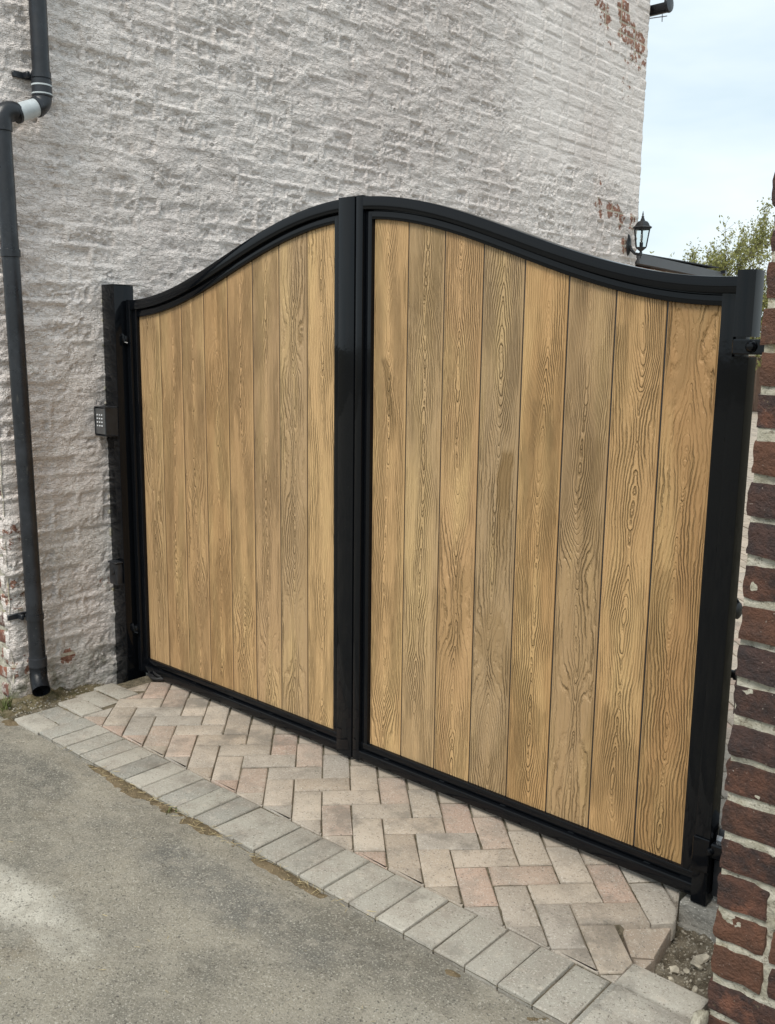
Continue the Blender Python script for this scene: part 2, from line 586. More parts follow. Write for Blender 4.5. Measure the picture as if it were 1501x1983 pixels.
def mat_pipe():
    k = NT('weathered_black_plastic')
    p = k.pos()
    c = k.mix(k.ramp(k.noise(p, 8, 5, .7), .4, .7), (.010, .012, .016), (.020, .023, .029))
    c = k.mix(k.ramp(k.noise(k.vmath('MULTIPLY', p, (40, 40, 6)), 1.0, 5, .7), .64, .75, 0, .5), c, (.11, .105, .095))
    c = k.mix(k.ramp(k.noise(p, 90, 3), .66, .74, 0, .4), c, (.10, .10, .09))
    return k.done(c, k.ramp(k.noise(p, 20, 4), .3, .7, .25, .45), k.bump(k.noise(p, 30, 4), .002, .4), spec=.5)


def mat_brick_texture(name, c1, c2, mort, scale=1.0):
    k = NT(name)
    p = k.pos()
    x, y, z = k.sep(p)
    nd = k.n('ShaderNodeTexBrick')
    k.t.links.new(k.comb(k.math('ADD', x, y), z, 0.0), nd.inputs['Vector'])
    nd.inputs['Color1'].default_value = c1 + (1,)
    nd.inputs['Color2'].default_value = c2 + (1,)
    nd.inputs['Mortar'].default_value = mort + (1,)
    nd.inputs['Scale'].default_value = scale
    nd.inputs['Mortar Size'].default_value = .011
    nd.inputs['Brick Width'].default_value = .235
    nd.inputs['Row Height'].default_value = .082
    c = k.mix(k.ramp(k.noise(p, 6, 5), .45, .7, 0, .4), nd.outputs['Color'], tuple(a * .6 for a in c1))
    return k.done(c, .9, k.bump(k.math('SUBTRACT', 1.0, nd.outputs['Fac']), .006, .7), spec=.2)


def mat_leaf():
    k = NT('small_green_leaf')
    oi = k.n('ShaderNodeNewGeometry').outputs['Random Per Island']
    c = k.mix(oi, (.19, .20, .065), (.36, .36, .14))
    k.done(c, .6, None, spec=.3)
    k.b.inputs['Subsurface Weight'].default_value = 0.0
    tr = k.n('ShaderNodeBsdfTranslucent')
    k.t.links.new(c, tr.inputs['Color'])
    ms = k.n('ShaderNodeMixShader')
    ms.inputs[0].default_value = .35
    k.t.links.new(k.b.outputs[0], ms.inputs[1]); k.t.links.new(tr.outputs[0], ms.inputs[2])
    k.t.links.new(ms.outputs[0], k.t.nodes['Material Output'].inputs['Surface'])
    return k.m


def mat_glass():
    k = NT('lantern_glass')
    k.done((.9, .93, .92), .03)
    k.b.inputs['Transmission Weight'].default_value = 1.0
    k.b.inputs['IOR'].default_value = 1.1
    return k.m


M = dict(
    wall_brick=mat_painted_wall(True), wall_mortar=mat_painted_wall(False), bare=mat_bare_brick(),
    pbrick=mat_pillar_brick(), mortar=mat_mortar(), paver=mat_paver(), drive=mat_driveway(),
    soil=mat_soil('dug_soil', (.085, .070, .050), (.20, .175, .135)), sand=mat_soil('joint_sand', (.075, .066, .045), (.19, .16, .115)),
    dirt=mat_soil('brown_silt', (.10, .078, .046), (.19, .145, .09), 40), earth=mat_soil('earth', (.10, .09, .06), (.17, .15, .11), 5),
    wood=mat_wood(), black=mat_gloss_black(), pipe=mat_pipe(),
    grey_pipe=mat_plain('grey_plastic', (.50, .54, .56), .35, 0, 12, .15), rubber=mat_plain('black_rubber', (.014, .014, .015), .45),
    satin=mat_plain('satin_black_plastic', (.016, .018, .022), .4), face=mat_plain('brushed_grey_metal', (.17, .175, .18), .38, .6, 60, .12),
    button=mat_plain('white_key', (.80, .82, .85), .4, 0, 20, .04), steel=mat_plain('galvanised_steel', (.45, .48, .52), .35, .8),
    lamp=mat_plain('cast_black_metal', (.020, .022, .025), .42, .2), glass=mat_glass(), bulb=mat_plain('white_bulb', (.75, .76, .75), .3, 0, 10, .03),
    kerb=mat_soil('weathered_concrete', (.17, .165, .15), (.28, .27, .245), 30), stone=mat_plain('pale_rubble', (.36, .325, .26), .9, 0, 40, .3, .004),
    straw=mat_plain('dry_straw', (.46, .37, .20), .8, 0, 20, .3), weed=mat_plain('grass_blade', (.14, .17, .05), .6, 0, 20, .3),
    fascia=mat_plain('dark_grey_fascia', (.085, .088, .095), .5, 0, 9, .2), felt=mat_plain('roof_felt', (.04, .042, .046), .8),
    buff=mat_brick_texture('buff_brick', (.46, .34, .22), (.53, .42, .29), (.50, .46, .40)),
    redhouse=mat_brick_texture('house_brick', (.20, .085, .055), (.28, .12, .08), (.5, .47, .41)),
    orange=mat_brick_texture('orange_brick', (.42, .19, .11), (.48, .24, .15), (.46, .41, .35)),
    tile=mat_plain('roof_tile', (.16, .10, .075), .8), fence=mat_plain('brown_stained_board', (.17, .105, .075), .7, 0, 14, .2),
    gravel=mat_plain('loose_gravel', (.27, .245, .20), .9, 0, 60, .35, .003), leaf=mat_leaf(), bark=mat_plain('bark', (.10, .08, .06), .9, 0, 25, .35, .006),
    white=mat_plain('white_render_lump', (.62, .58, .50), .9, 0, 40, .2, .004),
)

# ------------------------------------------------------------------ ground
def grid_mesh(name, xs, ys, zf, smooth_sh=True):
    X, Y = np.meshgrid(xs, ys)
    Z = zf(X, Y)
    V = np.stack([X.ravel(), Y.ravel(), Z.ravel()], 1)
    nx, ny = len(xs), len(ys)
    i = (np.arange(ny - 1)[:, None] * nx + np.arange(nx - 1)[None]).ravel()
    F = np.stack([i, i + 1, i + nx + 1, i + nx], 1)
    return mesh_np(name, V, F, smooth_sh)


g = link('ground', grid_mesh('ground', np.linspace(-600, 600, 41), np.linspace(-600, 600, 41), lambda X, Y: X * 0 - .14), M['earth'])
g['kind'] = 'structure'


def drive_z(X, Y):
    f = smooth(-9, -3, Y)
    edge = smooth(-.80, -.69, Y)
    h = -.0055 + (fbm(X * 2.2, Y * 2.2, 3, 4) - .5) * .012 + (fbm(X * 21, Y * 21, 8, 3) - .5) * .0055 - edge * .009 * (.4 + fbm(X * 7, Y * 7, 4))
    pits = fbm(X * 30, Y * 30, 14, 2)
    h = h - smooth(.70, .80, pits) * .004
    return h * f + (1 - f) * -.0055


xs = np.concatenate([np.linspace(-14, -1.2, 14), np.arange(-1.0, 3.3, .013), np.linspace(3.5, 16, 14)])
ys = np.concatenate([np.linspace(-26, -2.3, 16), np.arange(-2.1, -.689, .013), [-.6885]])
dv = link('driveway', grid_mesh('driveway', xs, ys, drive_z), M['drive'])
dv['kind'] = 'structure'

# ---- block paving
paving = link('paving', None)
paving['kind'] = 'structure'
sbm = bmesh.new()
sb = grid_mesh('sand_bed', np.arange(-.02, 2.67, .02), np.arange(-.684, 3.2, .02),
               lambda X, Y: -.0056 + (fbm(X * 40, Y * 40, 2, 3) - .5) * .005 - .003 * smooth(-.47, -.49, Y) - .06 * smooth(2.56, 2.60, X) * smooth(-.40, -.36, Y))
sbm.free()
link('sand_joint', sb, M['sand'], paving)


def prism(name, poly, top=0.0, h=.055, ch=.0042, seed=0):
    """paving block from a convex polygon (counter clockwise), chamfered, slightly worn"""
    rnd = random.Random(seed)
    P = [Vector((a, b)) for a, b in poly]
    n = len(P)

    def inset(d):
        res = []
        for i in range(n):
            a, b, c = P[i - 1], P[i], P[(i + 1) % n]
            e1 = (b - a).normalized(); e2 = (c - b).normalized()
            n1 = Vector((-e1.y, e1.x)); n2 = Vector((-e2.y, e2.x))
            k = 1 + n1.dot(n2)
            res.append(b + (n1 + n2) / max(k, .35) * d)
        return res
    rings = [(inset(.0), -h), (inset(.0), top - ch), (inset(ch * .45), top - ch * .35), (inset(ch * 1.4), top)]
    V = []
    for ring, z in rings:
        V += [(p.x + rnd.uniform(-.0007, .0007), p.y + rnd.uniform(-.0007, .0007), z + (rnd.uniform(-.0008, .0008) if z > -h else 0)) for p in ring]
    F = []
    for r in range(3):
        for i in range(n):
            j = (i + 1) % n
            F.append((r * n + i, r * n + j, (r + 1) * n + j, (r + 1) * n + i))
    F.append(tuple(3 * n + i for i in range(n)))
    me = bpy.data.meshes.new(name)
    me.from_pydata(V, [], F)
    me.polygons.foreach_set('use_smooth', np.full(len(me.polygons), True, dtype=bool))
    me.set_sharp_from_angle(angle=R(38))
    me.materials.append(M['paver'])
    return me


GREYS = [(.345, .33, .285), (.39, .365, .315), (.305, .295, .262), (.365, .345, .30), (.405, .38, .33)]
WARM = [(.42, .35, .28), (.45, .385, .315), (.44, .345, .28), (.40, .35, .295), (.46, .39, .32), (.37, .33, .285), (.43, .37, .305), (.38, .345, .30), (.45, .335, .27)]


def vary(c, v=.09):
    f = 1 + random.uniform(-v, v)
    return tuple(x * f for x in c) + (1,)


def clip(poly, nx, ny, d):
    """keep nx*x+ny*y >= d"""
    res = []
    for i in range(len(poly)):
        a, b = poly[i], poly[(i + 1) % len(poly)]
        da = nx * a[0] + ny * a[1] - d; db = nx * b[0] + ny * b[1] - d
        if da >= 0:
            res.append(a)
        if da * db < 0:
            k = da / (da - db)
            res.append((a[0] + (b[0] - a[0]) * k, a[1] + (b[1] - a[1]) * k))
    return res


def area(p):
    return .5 * sum(p[i][0] * p[(i + 1) % len(p)][1] - p[(i + 1) % len(p)][0] * p[i][1] for i in range(len(p)))


def paver(poly, color, name='paver', tilt=.006, dz=.0025, parent=paving, top=0.0):
    cx = sum(p[0] for p in poly) / len(poly); cy = sum(p[1] for p in poly) / len(poly)
    me = prism(name, [(p[0] - cx, p[1] - cy) for p in poly], top=top, seed=random.randint(0, 10 ** 6))
    o = link(name, me, None, parent, (cx, cy, random.uniform(-dz, dz)))
    o.rotation_euler = (random.gauss(0, tilt), random.gauss(0, tilt), random.gauss(0, .006))
    o.color = color
    return o


J = .0020   # half joint
full_mesh = [prism('paver', [(-.1 + J, -.05 + J), (.1 - J, -.05 + J), (.1 - J, .05 - J), (-.1 + J, .05 - J)], seed=i) for i in range(8)]


def full_paver(cx, cy, ang, color):
    o = link('paver', random.choice(full_mesh), None, paving, (cx, cy, random.uniform(-.0025, .0025)))
    o.rotation_euler = (random.gauss(0, .006), random.gauss(0, .006), ang + random.gauss(0, .008) + random.choice((0, math.pi)))
    o.color = color
    return o


# header course along the driveway and edge courses beside the wall and the pillar
yh0, yh1 = -.684, -.482
x = .228
while x < 2.66:
    paver([(x + J, yh0 + J), (x + .1 - J, yh0 + J), (x + .1 - J, yh1 - J), (x + J, yh1 - J)], vary(random.choice(GREYS)))
    x += .1012
xend = x
for i, (x0, xx1, y0, y1) in enumerate(((.035, .226, -.690, -.587), (.022, .226, -.585, -.484), (.010, .212, -.480, -.380), (-.028, .178, -.376, -.276), (-.050, .160, -.272, -.172))):
    paver([(x0 + J, y0 + J), (xx1 - J, y0 + J), (xx1 - J, y1 - J), (x0 + J, y1 - J)], vary(random.choice(GREYS)), tilt=.012, dz=.004)
for (x0, xx1, y0, y1) in ((2.664, 2.866, -.482, -.382), (2.672, 2.872, -.584, -.485), (2.672, 2.872, -.686, -.587)):
    paver([(x0 + J, y0 + J), (xx1 - J, y0 + J), (xx1 - J, y1 - J), (x0 + J, y1 - J)], vary(GREYS[4]), tilt=.008)

# herringbone at 45 degrees
q2 = math.sqrt(.5)
P0, Q0 = .915, -1.392
yard_stuff = []
yard_count = 0


def to_xy(p, q):
    return ((p - q) * q2, (p + q) * q2)


cells = []
for ia in range(-110, 130):
    for ib in range(-24, 100):
        p = P0 + (ia + 2 * ib) * .1; q = Q0 + (-ia + 2 * ib) * .1
        for (a0, a1, b0, b1) in ((0, .2, 0, .1), (0, .1, -.2, 0)):
            c0 = to_xy(p + (a0 + a1) / 2, q + (b0 + b1) / 2)
            if c0[1] < -.60 or c0[1] > 24 or c0[0] < -9 or c0[0] > 3.2:
                continue
            cells.append((c0, p + a0, p + a1, q + b0, q + b1))
for (c0, pa, pb, qa, qb) in cells:
    poly = [to_xy(*u) for u in ((pa + J, qa + J), (pb - J, qa + J), (pb - J, qb - J), (pa + J, qb - J))]
    warm = vary(random.choice(WARM), .10)
    if c0[1] < .35 and -.3 < c0[0] < 2.95:
        a_full = area(poly)
        poly = clip(poly, 0, 1, yh1 + J * 1.5)
        if len(poly) < 3:
            continue
        if c0[1] < -.1 or c0[0] < .4:
            # left limit: the edge course beside the wall, then the hole round the post
            poly = clip(poly, 1, 0, .214 if c0[1] < -.35 else (.182 if c0[1] < -.26 else (.165 if c0[1] < -.165 else .075)))
            if len(poly) < 3:
                continue
        # right limit: cut blocks beside the dug hole, kerb under the gate end
        poly = clip(poly, -1, -.37, -2.6148)
        if len(poly) >= 3:
            poly = clip(poly, -1, 0, -2.664)
        if len(poly) >= 3:
            gx_ = sum(u[0] for u in poly) / len(poly); gy_ = sum(u[1] for u in poly) / len(poly)
            if gx_ > 2.59 and -.36 < gy_ < -.155:
                continue
        if len(poly) < 3:
            continue
        a = area(poly)
        if a < .0008:
            continue
        if c0[1] > .05 and c0[0] < 2.3:
            yard_stuff.append((poly, warm)); continue
        if a > .985 * a_full:
            full_paver(c0[0], c0[1], R(45) if (pb - pa) > .15 else R(-45), warm)
        else:
            paver(poly, warm)
    else:
        if c0[1] < .05 or c0[0] > 2.95 and c0[1] < .4:
            continue
        lim = 2.72 - .362 * c0[1]
        if abs(c0[0] - lim) < .24 and c0[1] < 4.2:
            full_paver(c0[0], c0[1], R(45) if (pb - pa) > .15 else R(-45), warm)
        elif c0[0] < 2.9:
            yard_stuff.append((poly, warm))
# the dropped cut pieces beside the hole
for poly, col, z in (([(2.552, -.236), (2.632, -.327), (2.680, -.292), (2.660, -.140)], (.36, .29, .23, 1), -.022),
                     ([(2.640, -.333), (2.678, -.376), (2.686, -.297)], (.39, .32, .26, 1), -.026)):
    o = paver(poly, col, tilt=.03)
    o.location.z = z
    o.rotation_euler = (.05, .04, 0)

# every other block of the yard, too many to pick out: one mesh of block shapes
V = np.zeros((len(yard_stuff), 8, 3), np.float32)
VC = np.zeros((len(yard_stuff), 4), np.float32)
keep = []
for i, (poly, colr) in enumerate(yard_stuff):
    if len(poly) != 4:
        continue
    keep.append(i)
    cx = sum(p[0] for p in poly) / 4; cy = sum(p[1] for p in poly) / 4
    dz = random.uniform(-.003, .003)
    for k, (a, b) in enumerate(poly):
        V[i, k] = (a, b, -.02)
        V[i, 4 + k] = (a + (cx - a) * .05, b + (cy - b) * .05, dz)
V = V[keep]
nV = len(V)
base = (np.arange(nV) * 8)[:, None, None]
FQ = np.array([[4, 5, 6, 7], [0, 1, 5, 4], [1, 2, 6, 5], [2, 3, 7, 6], [3, 0, 4, 7]])[None] + base
ys_me = mesh_np('paver_field', V.reshape(-1, 3), FQ.reshape(-1, 4))
k = NT('concrete_block_yard')
pp = k.pos()
rc = k.n('ShaderNodeNewGeometry').outputs['Random Per Island']
cc = k.mix(rc, (.34, .29, .235), (.45, .38, .31))
cc = k.mix(k.ramp(k.noise(pp, 1.5, 5), .45, .7, 0, .5), cc, (.25, .22, .19))
cc = k.mix(k.ramp(k.noise(pp, 200, 3), .58, .68, 0, .6), cc, (.13, .12, .10))
ysm = k.done(cc, .9, k.bump(k.noise(pp, 200, 4), .002, .8), spec=.25)
yo = link('paver_field', ys_me, ysm, paving)
yo['kind'] = 'stuff'
sand2 = grid_mesh('sand', np.linspace(-9, 3.0, 40), np.linspace(3.1, 25, 60), lambda X, Y: X * 0 - .012)
link('sand_joint', sand2, M['sand'], paving)
sand3 = grid_mesh('sand', np.linspace(-9, -.02, 40), np.linspace(5, 25, 40), lambda X, Y: X * 0 - .016)
link('sand_joint', sand3, M['sand'], paving)

# ---- strip of moss and silt between the wall and the edge blocks, and the dug hole
def strip_z(X, Y):
    return -.030 + (fbm(X * 16, Y * 16, 21, 4) - .35) * .05 - .05 * smooth(-.20, -.12, Y) + .02 * smooth(-.05, -.17, X) * smooth(-.3, -.4, Y)


o = link('silt_strip', grid_mesh('silt_strip', np.arange(-.19, .19, .007), np.arange(-.70, .18, .007), strip_z),
         mat_soil('mossy_silt', (.075, .070, .035), (.20, .165, .105), 45))
o['kind'] = 'structure'


def hole_z(X, Y):
    h = -.075 + (fbm(X * 14, Y * 14, 31, 4) - .5) * .055 + (fbm(X * 60, Y * 60, 33, 2) - .5) * .012
    h = h + .030 * smooth(.10, .02, np.abs(Y + .20)) * smooth(2.72, 2.82, X)
    return h


o = link('dug_hole', grid_mesh('dug_hole', np.arange(2.50, 3.02, .006), np.arange(-.50, .02, .006), hole_z), M['soil'])
o['kind'] = 'structure'


def silt_z(X, Y):
    e = np.minimum(smooth(-.748, -.700, Y + (fbm(X * 18, Y * 18, 46, 3) - .5) * .05), smooth(-.655, -.69, Y))
    am = smooth(.45, .70, fbm(X * 3.0 + 3, Y * 8, 41, 3)) * .6 + smooth(.50, .75, X) * smooth(1.75, 1.3, X) * .5 * (.3 + 1.2 * fbm(X * 7, Y * 7, 48, 3)) + .12
    return -.026 + e * .027 * np.clip(am, 0, 1.2) + (fbm(X * 45, Y * 45, 43, 3) - .5) * .010 * e


o = link('edge_silt', grid_mesh('edge_silt', np.arange(.0, 2.75, .008), np.arange(-.80, -.66, .007), silt_z), M['dirt'])
o['kind'] = 'structure'

# kerb under the free end of the gate
kerb = box_obj('kerb', M['kerb'], None, 2.632, 2.96, -.042, .085, -.16, -.002, .006, 2)
tag(kerb, 'short grey concrete kerb under the gate corner beside the dug hole', 'kerb')
lip = box_obj('mortar_lip', M['kerb'], kerb, 2.640, 2.96, -.062, -.0425, -.16, -.058, .004, 2)
kerb2 = box_obj('kerb', M['kerb'], None, 2.636, 2.98, .090, .22, -.16, -.006, .006, 2)
tag(kerb2, 'second concrete kerb block behind the one at the gate corner', 'kerb')

# ------------------------------------------------------------------ house: painted, weathered brick side wall
WX = -.17
Y0, Y1 = -.59, 4.95
Z0, CO, NC = -.10, .082, 58
house = thing('house', 'house with rough cream painted brick side wall behind the gate', 'house', (WX, 2.2, 0))
hw = Vector((WX, 2.2, 0))
NCOL = int(round((Y1 - Y0) / .0078333))            # 30 cells to a stretcher with its joint
NCOL = (NCOL // 15) * 15
DU = (Y1 - Y0) / NCOL
CB, CJ = 10, 2
NROW = NC * 12
DV = CO / 12
iu = np.arange(NCOL + 1); jv = np.arange(NROW + 1)
U, Vv = np.meshgrid(Y0 + iu * DU, Z0 + jv * DV)     # (row, col)
# brick layout in cells
bricks = []           # (c0, c1, r0, r1)
for cidx in range(NC):
    r0 = cidx * 12 + 1; r1 = r0 + CB
    pos_ = 0
    rr = random.Random(cidx * 7 + 1)
    hdr = cidx % 4 == 3
    first = True
    while pos_ < NCOL:
        if hdr:
            L = 15
        else:
            L = 15 if (first and cidx % 2) else (30 if rr.random() < .88 else 15)
        first = False
        e = min(pos_ + L, NCOL)
        c0 = pos_ + (0 if pos_ == 0 else 1); c1 = e - (0 if e == NCOL else 1)
        if c1 - c0 >= 4:
            bricks.append((c0, c1, r0, r1))
        pos_ = e
# smooth, later brickwork towards the far top corner
newer = smooth(2.75, 3.35, U + .10 * (Vv - 3) + (fbm(U * 3, Vv * 3, 5) - .5) * .5) * smooth(2.62, 2.95, Vv + (fbm(U * 2, Vv * 2, 6) - .5) * .4)
rough = .60 * (1 - .70 * newer)
# distance to brick edge, per brick values
E = np.full(U.shape, -1.0)      # metres inside a brick
BO = np.zeros(U.shape); BT = np.zeros(U.shape); BID = np.zeros(U.shape)
for bi, (c0, c1, r0, r1) in enumerate(bricks):
    rr = random.Random(bi * 13 + 5)
    sl = (slice(r0, r1 + 1), slice(c0, c1 + 1))
    ci = np.arange(c0, c1 + 1)[None]; ri = np.arange(r0, r1 + 1)[:, None]
    d = np.minimum(np.minimum(ci - c0 + (99 if c0 == 0 else 0), c1 - ci + (99 if c1 == NCOL else 0)) * DU * 2.4, np.minimum(ri - r0, r1 - ri) * DV)
    E[sl] = d
    off = rr.gauss(-.0020, .0034)
    tu = rr.gauss(0, .05); tv = rr.gauss(0, .10)
    BO[sl] = off + tu * (ci - (c0 + c1) / 2) * DU + tv * (ri - (r0 + r1) / 2) * DV
    BT[sl] = rr.random()
E = E + (fbm(U * 26, Vv * 26, 51, 3) - .5) * .022 * rough
tt = smooth(-.002, .013, E) * rough ** 1 + smooth(-.001, .006, E) * (1 - rough)
hm = .0032 * rough - .0050 * newer + (fbm(U * 7, Vv * 24, 61, 4) - .5) * .011 * rough
hb = BO * (.25 + .75 * rough) + (fbm(U * 11, Vv * 24, 71, 4) - .5) * .013 * rough
caul = np.abs(vnoise(U * 62, Vv * 70, 81) - .5) * 2
caul = (caul + np.abs(vnoise(U * 105, Vv * 110, 82) - .5)) * .62
worn = smooth(.60, .80, BT * .30 + fbm(U * 7.5, Vv * 11, 83, 3) * .86) * rough
hb = hb + (caul - .6) * .036 * worn
flake = smooth(.50, .535, fbm(U * 9, Vv * 17, 85, 3))
hb = hb + flake * .0030 * rough
Hh = hm * (1 - tt) + hb * tt
Hh = Hh + (fbm(U * 2.1, Vv * 2.1, 91, 3) - .5) * .010 * rough
# smeared ridges of mortar running along the courses
rid = smooth(.52, .72, fbm(U * 4.5, Vv * 13.5, 95, 3))
Hh = Hh + rid * .0065 * rough * (.4 + .6 * (1 - tt))
step = fbm(U * 8, Vv * 19, 96, 4)
Hh = Hh + (smooth(.44, .455, step) + smooth(.55, .565, step)) * .0026 * rough
pit = vnoise(U * 34, Vv * 40, 97)
Hh = Hh - smooth(.84, .93, pit) * .016 * rough * smooth(.4, .6, fbm(U * 2.5, Vv * 2.5, 98))
Hh = Hh + (vnoise(U * 90, Vv * 90, 99) - .5) * .0034 * rough + (fbm(U * 38, Vv * 46, 107, 2) - .5) * .0085 * rough * smooth(.40, .62, fbm(U * 3.2, Vv * 4.2, 109, 3))
# wander of the courses in the plane of the wall
WU = U + (fbm(U * 4, Vv * 4, 101, 3) - .5) * .030 * rough
WV = Vv + (fbm(U * 3, Vv * 9, 103, 3) - .5) * .020 * rough
edge = smooth(0, .05, U - Y0) * smooth(0, .05, Y1 - U)
WU = U + (WU - U) * edge
HX = WX + Hh
# the far end of the wall and the front corner turn a soft arris
HX = HX - .012 * smooth(.03, 0, Y1 - U) - .012 * smooth(.03, 0, U - Y0)
# bare patches
bare = np.zeros(U.shape)
for (a, b, rad, am) in ((4.135, 4.042, .10, .8), (4.241, 3.964, .11, .9), (4.512, 4.078, .12, 1.0), (4.555, 4.011, .10, .7), (4.527, 3.952, .11, 1.0),
                        (4.66, 3.931, .12, 1.0), (4.796, 3.915, .12, .9), (4.633, 3.951, .12, .7), (4.70, 3.803, .11, .7), (4.659, 3.74, .10, .65), (4.85, 3.80, .12, .7),
                        (4.613, 3.528, .12, .5), (4.445, 2.623, .075, 1.0), (4.552, 2.619, .07, 1.0), (4.632, 2.549, .07, 1.0), (4.83, 2.553, .08, .95),
                        (4.704, 2.358, .08, .85), (4.247, 2.762, .06, .7), (4.26, 2.635, .07, .8), (4.289, 2.573, .05, .75), (-.325, .123, .05, .8), (-.57, .45, .10, .62),
                        (-.58, .72, .09, .55), (-.57, .15, .10, .6), (-.13, .66, .05, .5), (-.10, .45, .05, .5), (3.9, 4.1, .1, .5), (4.3, 3.75, .1, .5)):
    d = np.sqrt(((U - a) / rad) ** 2 + ((Vv - b) / rad) ** 2)
    bare = np.maximum(bare, am * smooth(1.35, .55, d))
bare = bare * .66
# normals of the finished surface
Pw = np.stack([HX, WU, WV], -1)
du = np.gradient(Pw, axis=1); dvv = np.gradient(Pw, axis=0)
NRM = np.cross(du, dvv)
NRM /= np.linalg.norm(NRM, axis=-1, keepdims=True)
Pl = Pw - np.array(hw)

# which bricks show largest: projected size from where the photograph was taken
def project(p):
    q = np.asarray(p) - CAM
    zc = q @ fw
    return 750.5 + 1812.05 * (q @ rt) / zc, 991.5 - 1812.05 * (q @ upv) / zc, zc


def gate_top(xg):
    o_ = abs(xg - 1.308) / 1.36
    return 1.722 + .311 * .5 * (1 + math.cos(math.pi * min(o_, 1)))


score = []
for bi, (c0, c1, r0, r1) in enumerate(bricks):
    cpt = Pw[(r0 + r1) // 2, (c0 + c1) // 2]
    px, py, zc = project(cpt)
    a = px, py
    p1 = project(Pw[r0, c0]); p2 = project(Pw[r0, c1]); p3 = project(Pw[r1, c0])
    ar = abs((p2[0] - p1[0]) * (p3[1] - p1[1]) - (p2[1] - p1[1]) * (p3[0] - p1[0]))
    vis = 0 <= px <= 1501 and 0 <= py <= 1983
    # behind the gate?
    if vis and cpt[1] > .02:
        kk = (0 - CAM[1]) / (cpt[1] - CAM[1])
        gx = CAM[0] + kk * (cpt[0] - CAM[0]); gz = CAM[2] + kk * (cpt[2] - CAM[2])
        if -.06 < gx < 2.70 and gz < gate_top(gx) - .04:
            vis = False
    score.append(ar if vis else 0)
order = np.argsort(-np.array(score))
single = set(int(b) for b in order[:300] if score[b] > 0)
cell_owner = np.full((NROW, NCOL), -1, np.int32)
for bi, (c0, c1, r0, r1) in enumerate(bricks):
    cell_owner[r0:r1, c0:c1] = bi
nW = NCOL + 1


def sub_mesh(name, mask, attr=True):
    """mesh of the wall cells in mask, sharing the wall's own surface and normals"""
    rr, cc_ = np.nonzero(mask)
    i = rr * nW + cc_
    F = np.stack([i, i + 1, i + nW + 1, i + nW], 1)
    u, inv = np.unique(F, return_inverse=True)
    me = mesh_np(name, Pl.reshape(-1, 3)[u], inv.reshape(-1, 4), True, NRM.reshape(-1, 3)[u])
    at = me.attributes.new('bare', 'FLOAT', 'POINT')
    at.data.foreach_set('value', bare.ravel()[u].astype(np.float32))
    at = me.attributes.new('worn', 'FLOAT', 'POINT')
    at.data.foreach_set('value', rough.ravel()[u].astype(np.float32))
    return me


is_brick = cell_owner >= 0
sing = np.isin(cell_owner, np.array(sorted(single)))
wall = link('wall', sub_mesh('wall', ~is_brick), M['wall_mortar'], house)
rest = link('brick_field', sub_mesh('brick_field', is_brick & ~sing), M['wall_brick'], wall)
rest['kind'] = 'stuff'


def brick_mesh(bi):
    c0, c1, r0, r1 = bricks[bi]
    sl = (slice(r0, r1 + 1), slice(c0, c1 + 1))
    P = Pl[sl].reshape(-1, 3); Nn = NRM[sl].reshape(-1, 3); B = bare[sl].ravel()
    ny, nx = r1 - r0 + 1, c1 - c0 + 1
    i = (np.arange(ny - 1)[:, None] * nx + np.arange(nx - 1)[None]).ravel()
    F = np.stack([i, i + 1, i + nx + 1, i + nx], 1)
    ctr = P.mean(0)
    ring = np.concatenate([np.arange(nx), np.arange(1, ny) * nx + nx - 1, (ny - 1) * nx + np.arange(nx - 2, -1, -1), np.arange(ny - 2, 0, -1) * nx])
    m = len(P); kq = len(ring)
    A = P[ring]; Bk = A.copy(); Bk[:, 0] -= .03
    sn = A - ctr; sn[:, 0] = 0; sn /= np.linalg.norm(sn, axis=1, keepdims=True)
    j = np.arange(kq); jn = (j + 1) % kq
    F2 = np.stack([m + jn, m + j, m + kq + j, m + kq + jn], 1)
    me = mesh_np('brick', np.concatenate([P, A, Bk]) - ctr, np.concatenate([F, F2]), True, np.concatenate([Nn, sn, sn]))
    at = me.attributes.new('bare', 'FLOAT', 'POINT')
    at.data.foreach_set('value', np.concatenate([B, B[ring], B[ring]]).astype(np.float32))
    Rr = rough[sl].ravel()
    at = me.attributes.new('worn', 'FLOAT', 'POINT')
    at.data.foreach_set('value', np.concatenate([Rr, Rr[ring], Rr[ring]]).astype(np.float32))
    return me, ctr


for bi in sorted(single):
    me, ctr = brick_mesh(bi)
    link('brick', me, M['wall_brick'], wall, Vector(ctr))

# body of the house behind that face, front wall of bare brick beside the corner, roof
box_obj('house_body', M['redhouse'], house, -6 - hw.x, WX - .045 - hw.x, Y0 + .04 - hw.y, Y1 - .02 - hw.y, -.3, 4.62)
fx = -.20
mw = grid_mesh('mortar', np.arange(-1.6, WX + .001, .012), np.arange(-.1, 4.6, .012), lambda X, Y: (fbm(X * 25, Y * 25, 201, 4) - .5) * .016)
co = np.empty(len(mw.vertices) * 3, np.float32); mw.vertices.foreach_get('co', co); co = co.reshape(-1, 3)
co2 = np.stack([co[:, 0] - hw.x, Y0 + .012 + co[:, 2] - hw.y, co[:, 1]], 1)
mw.vertices.foreach_set('co', co2.astype(np.float32).ravel()); mw.update()
fw_obj = link('front_wall', mw, M['mortar'], house)


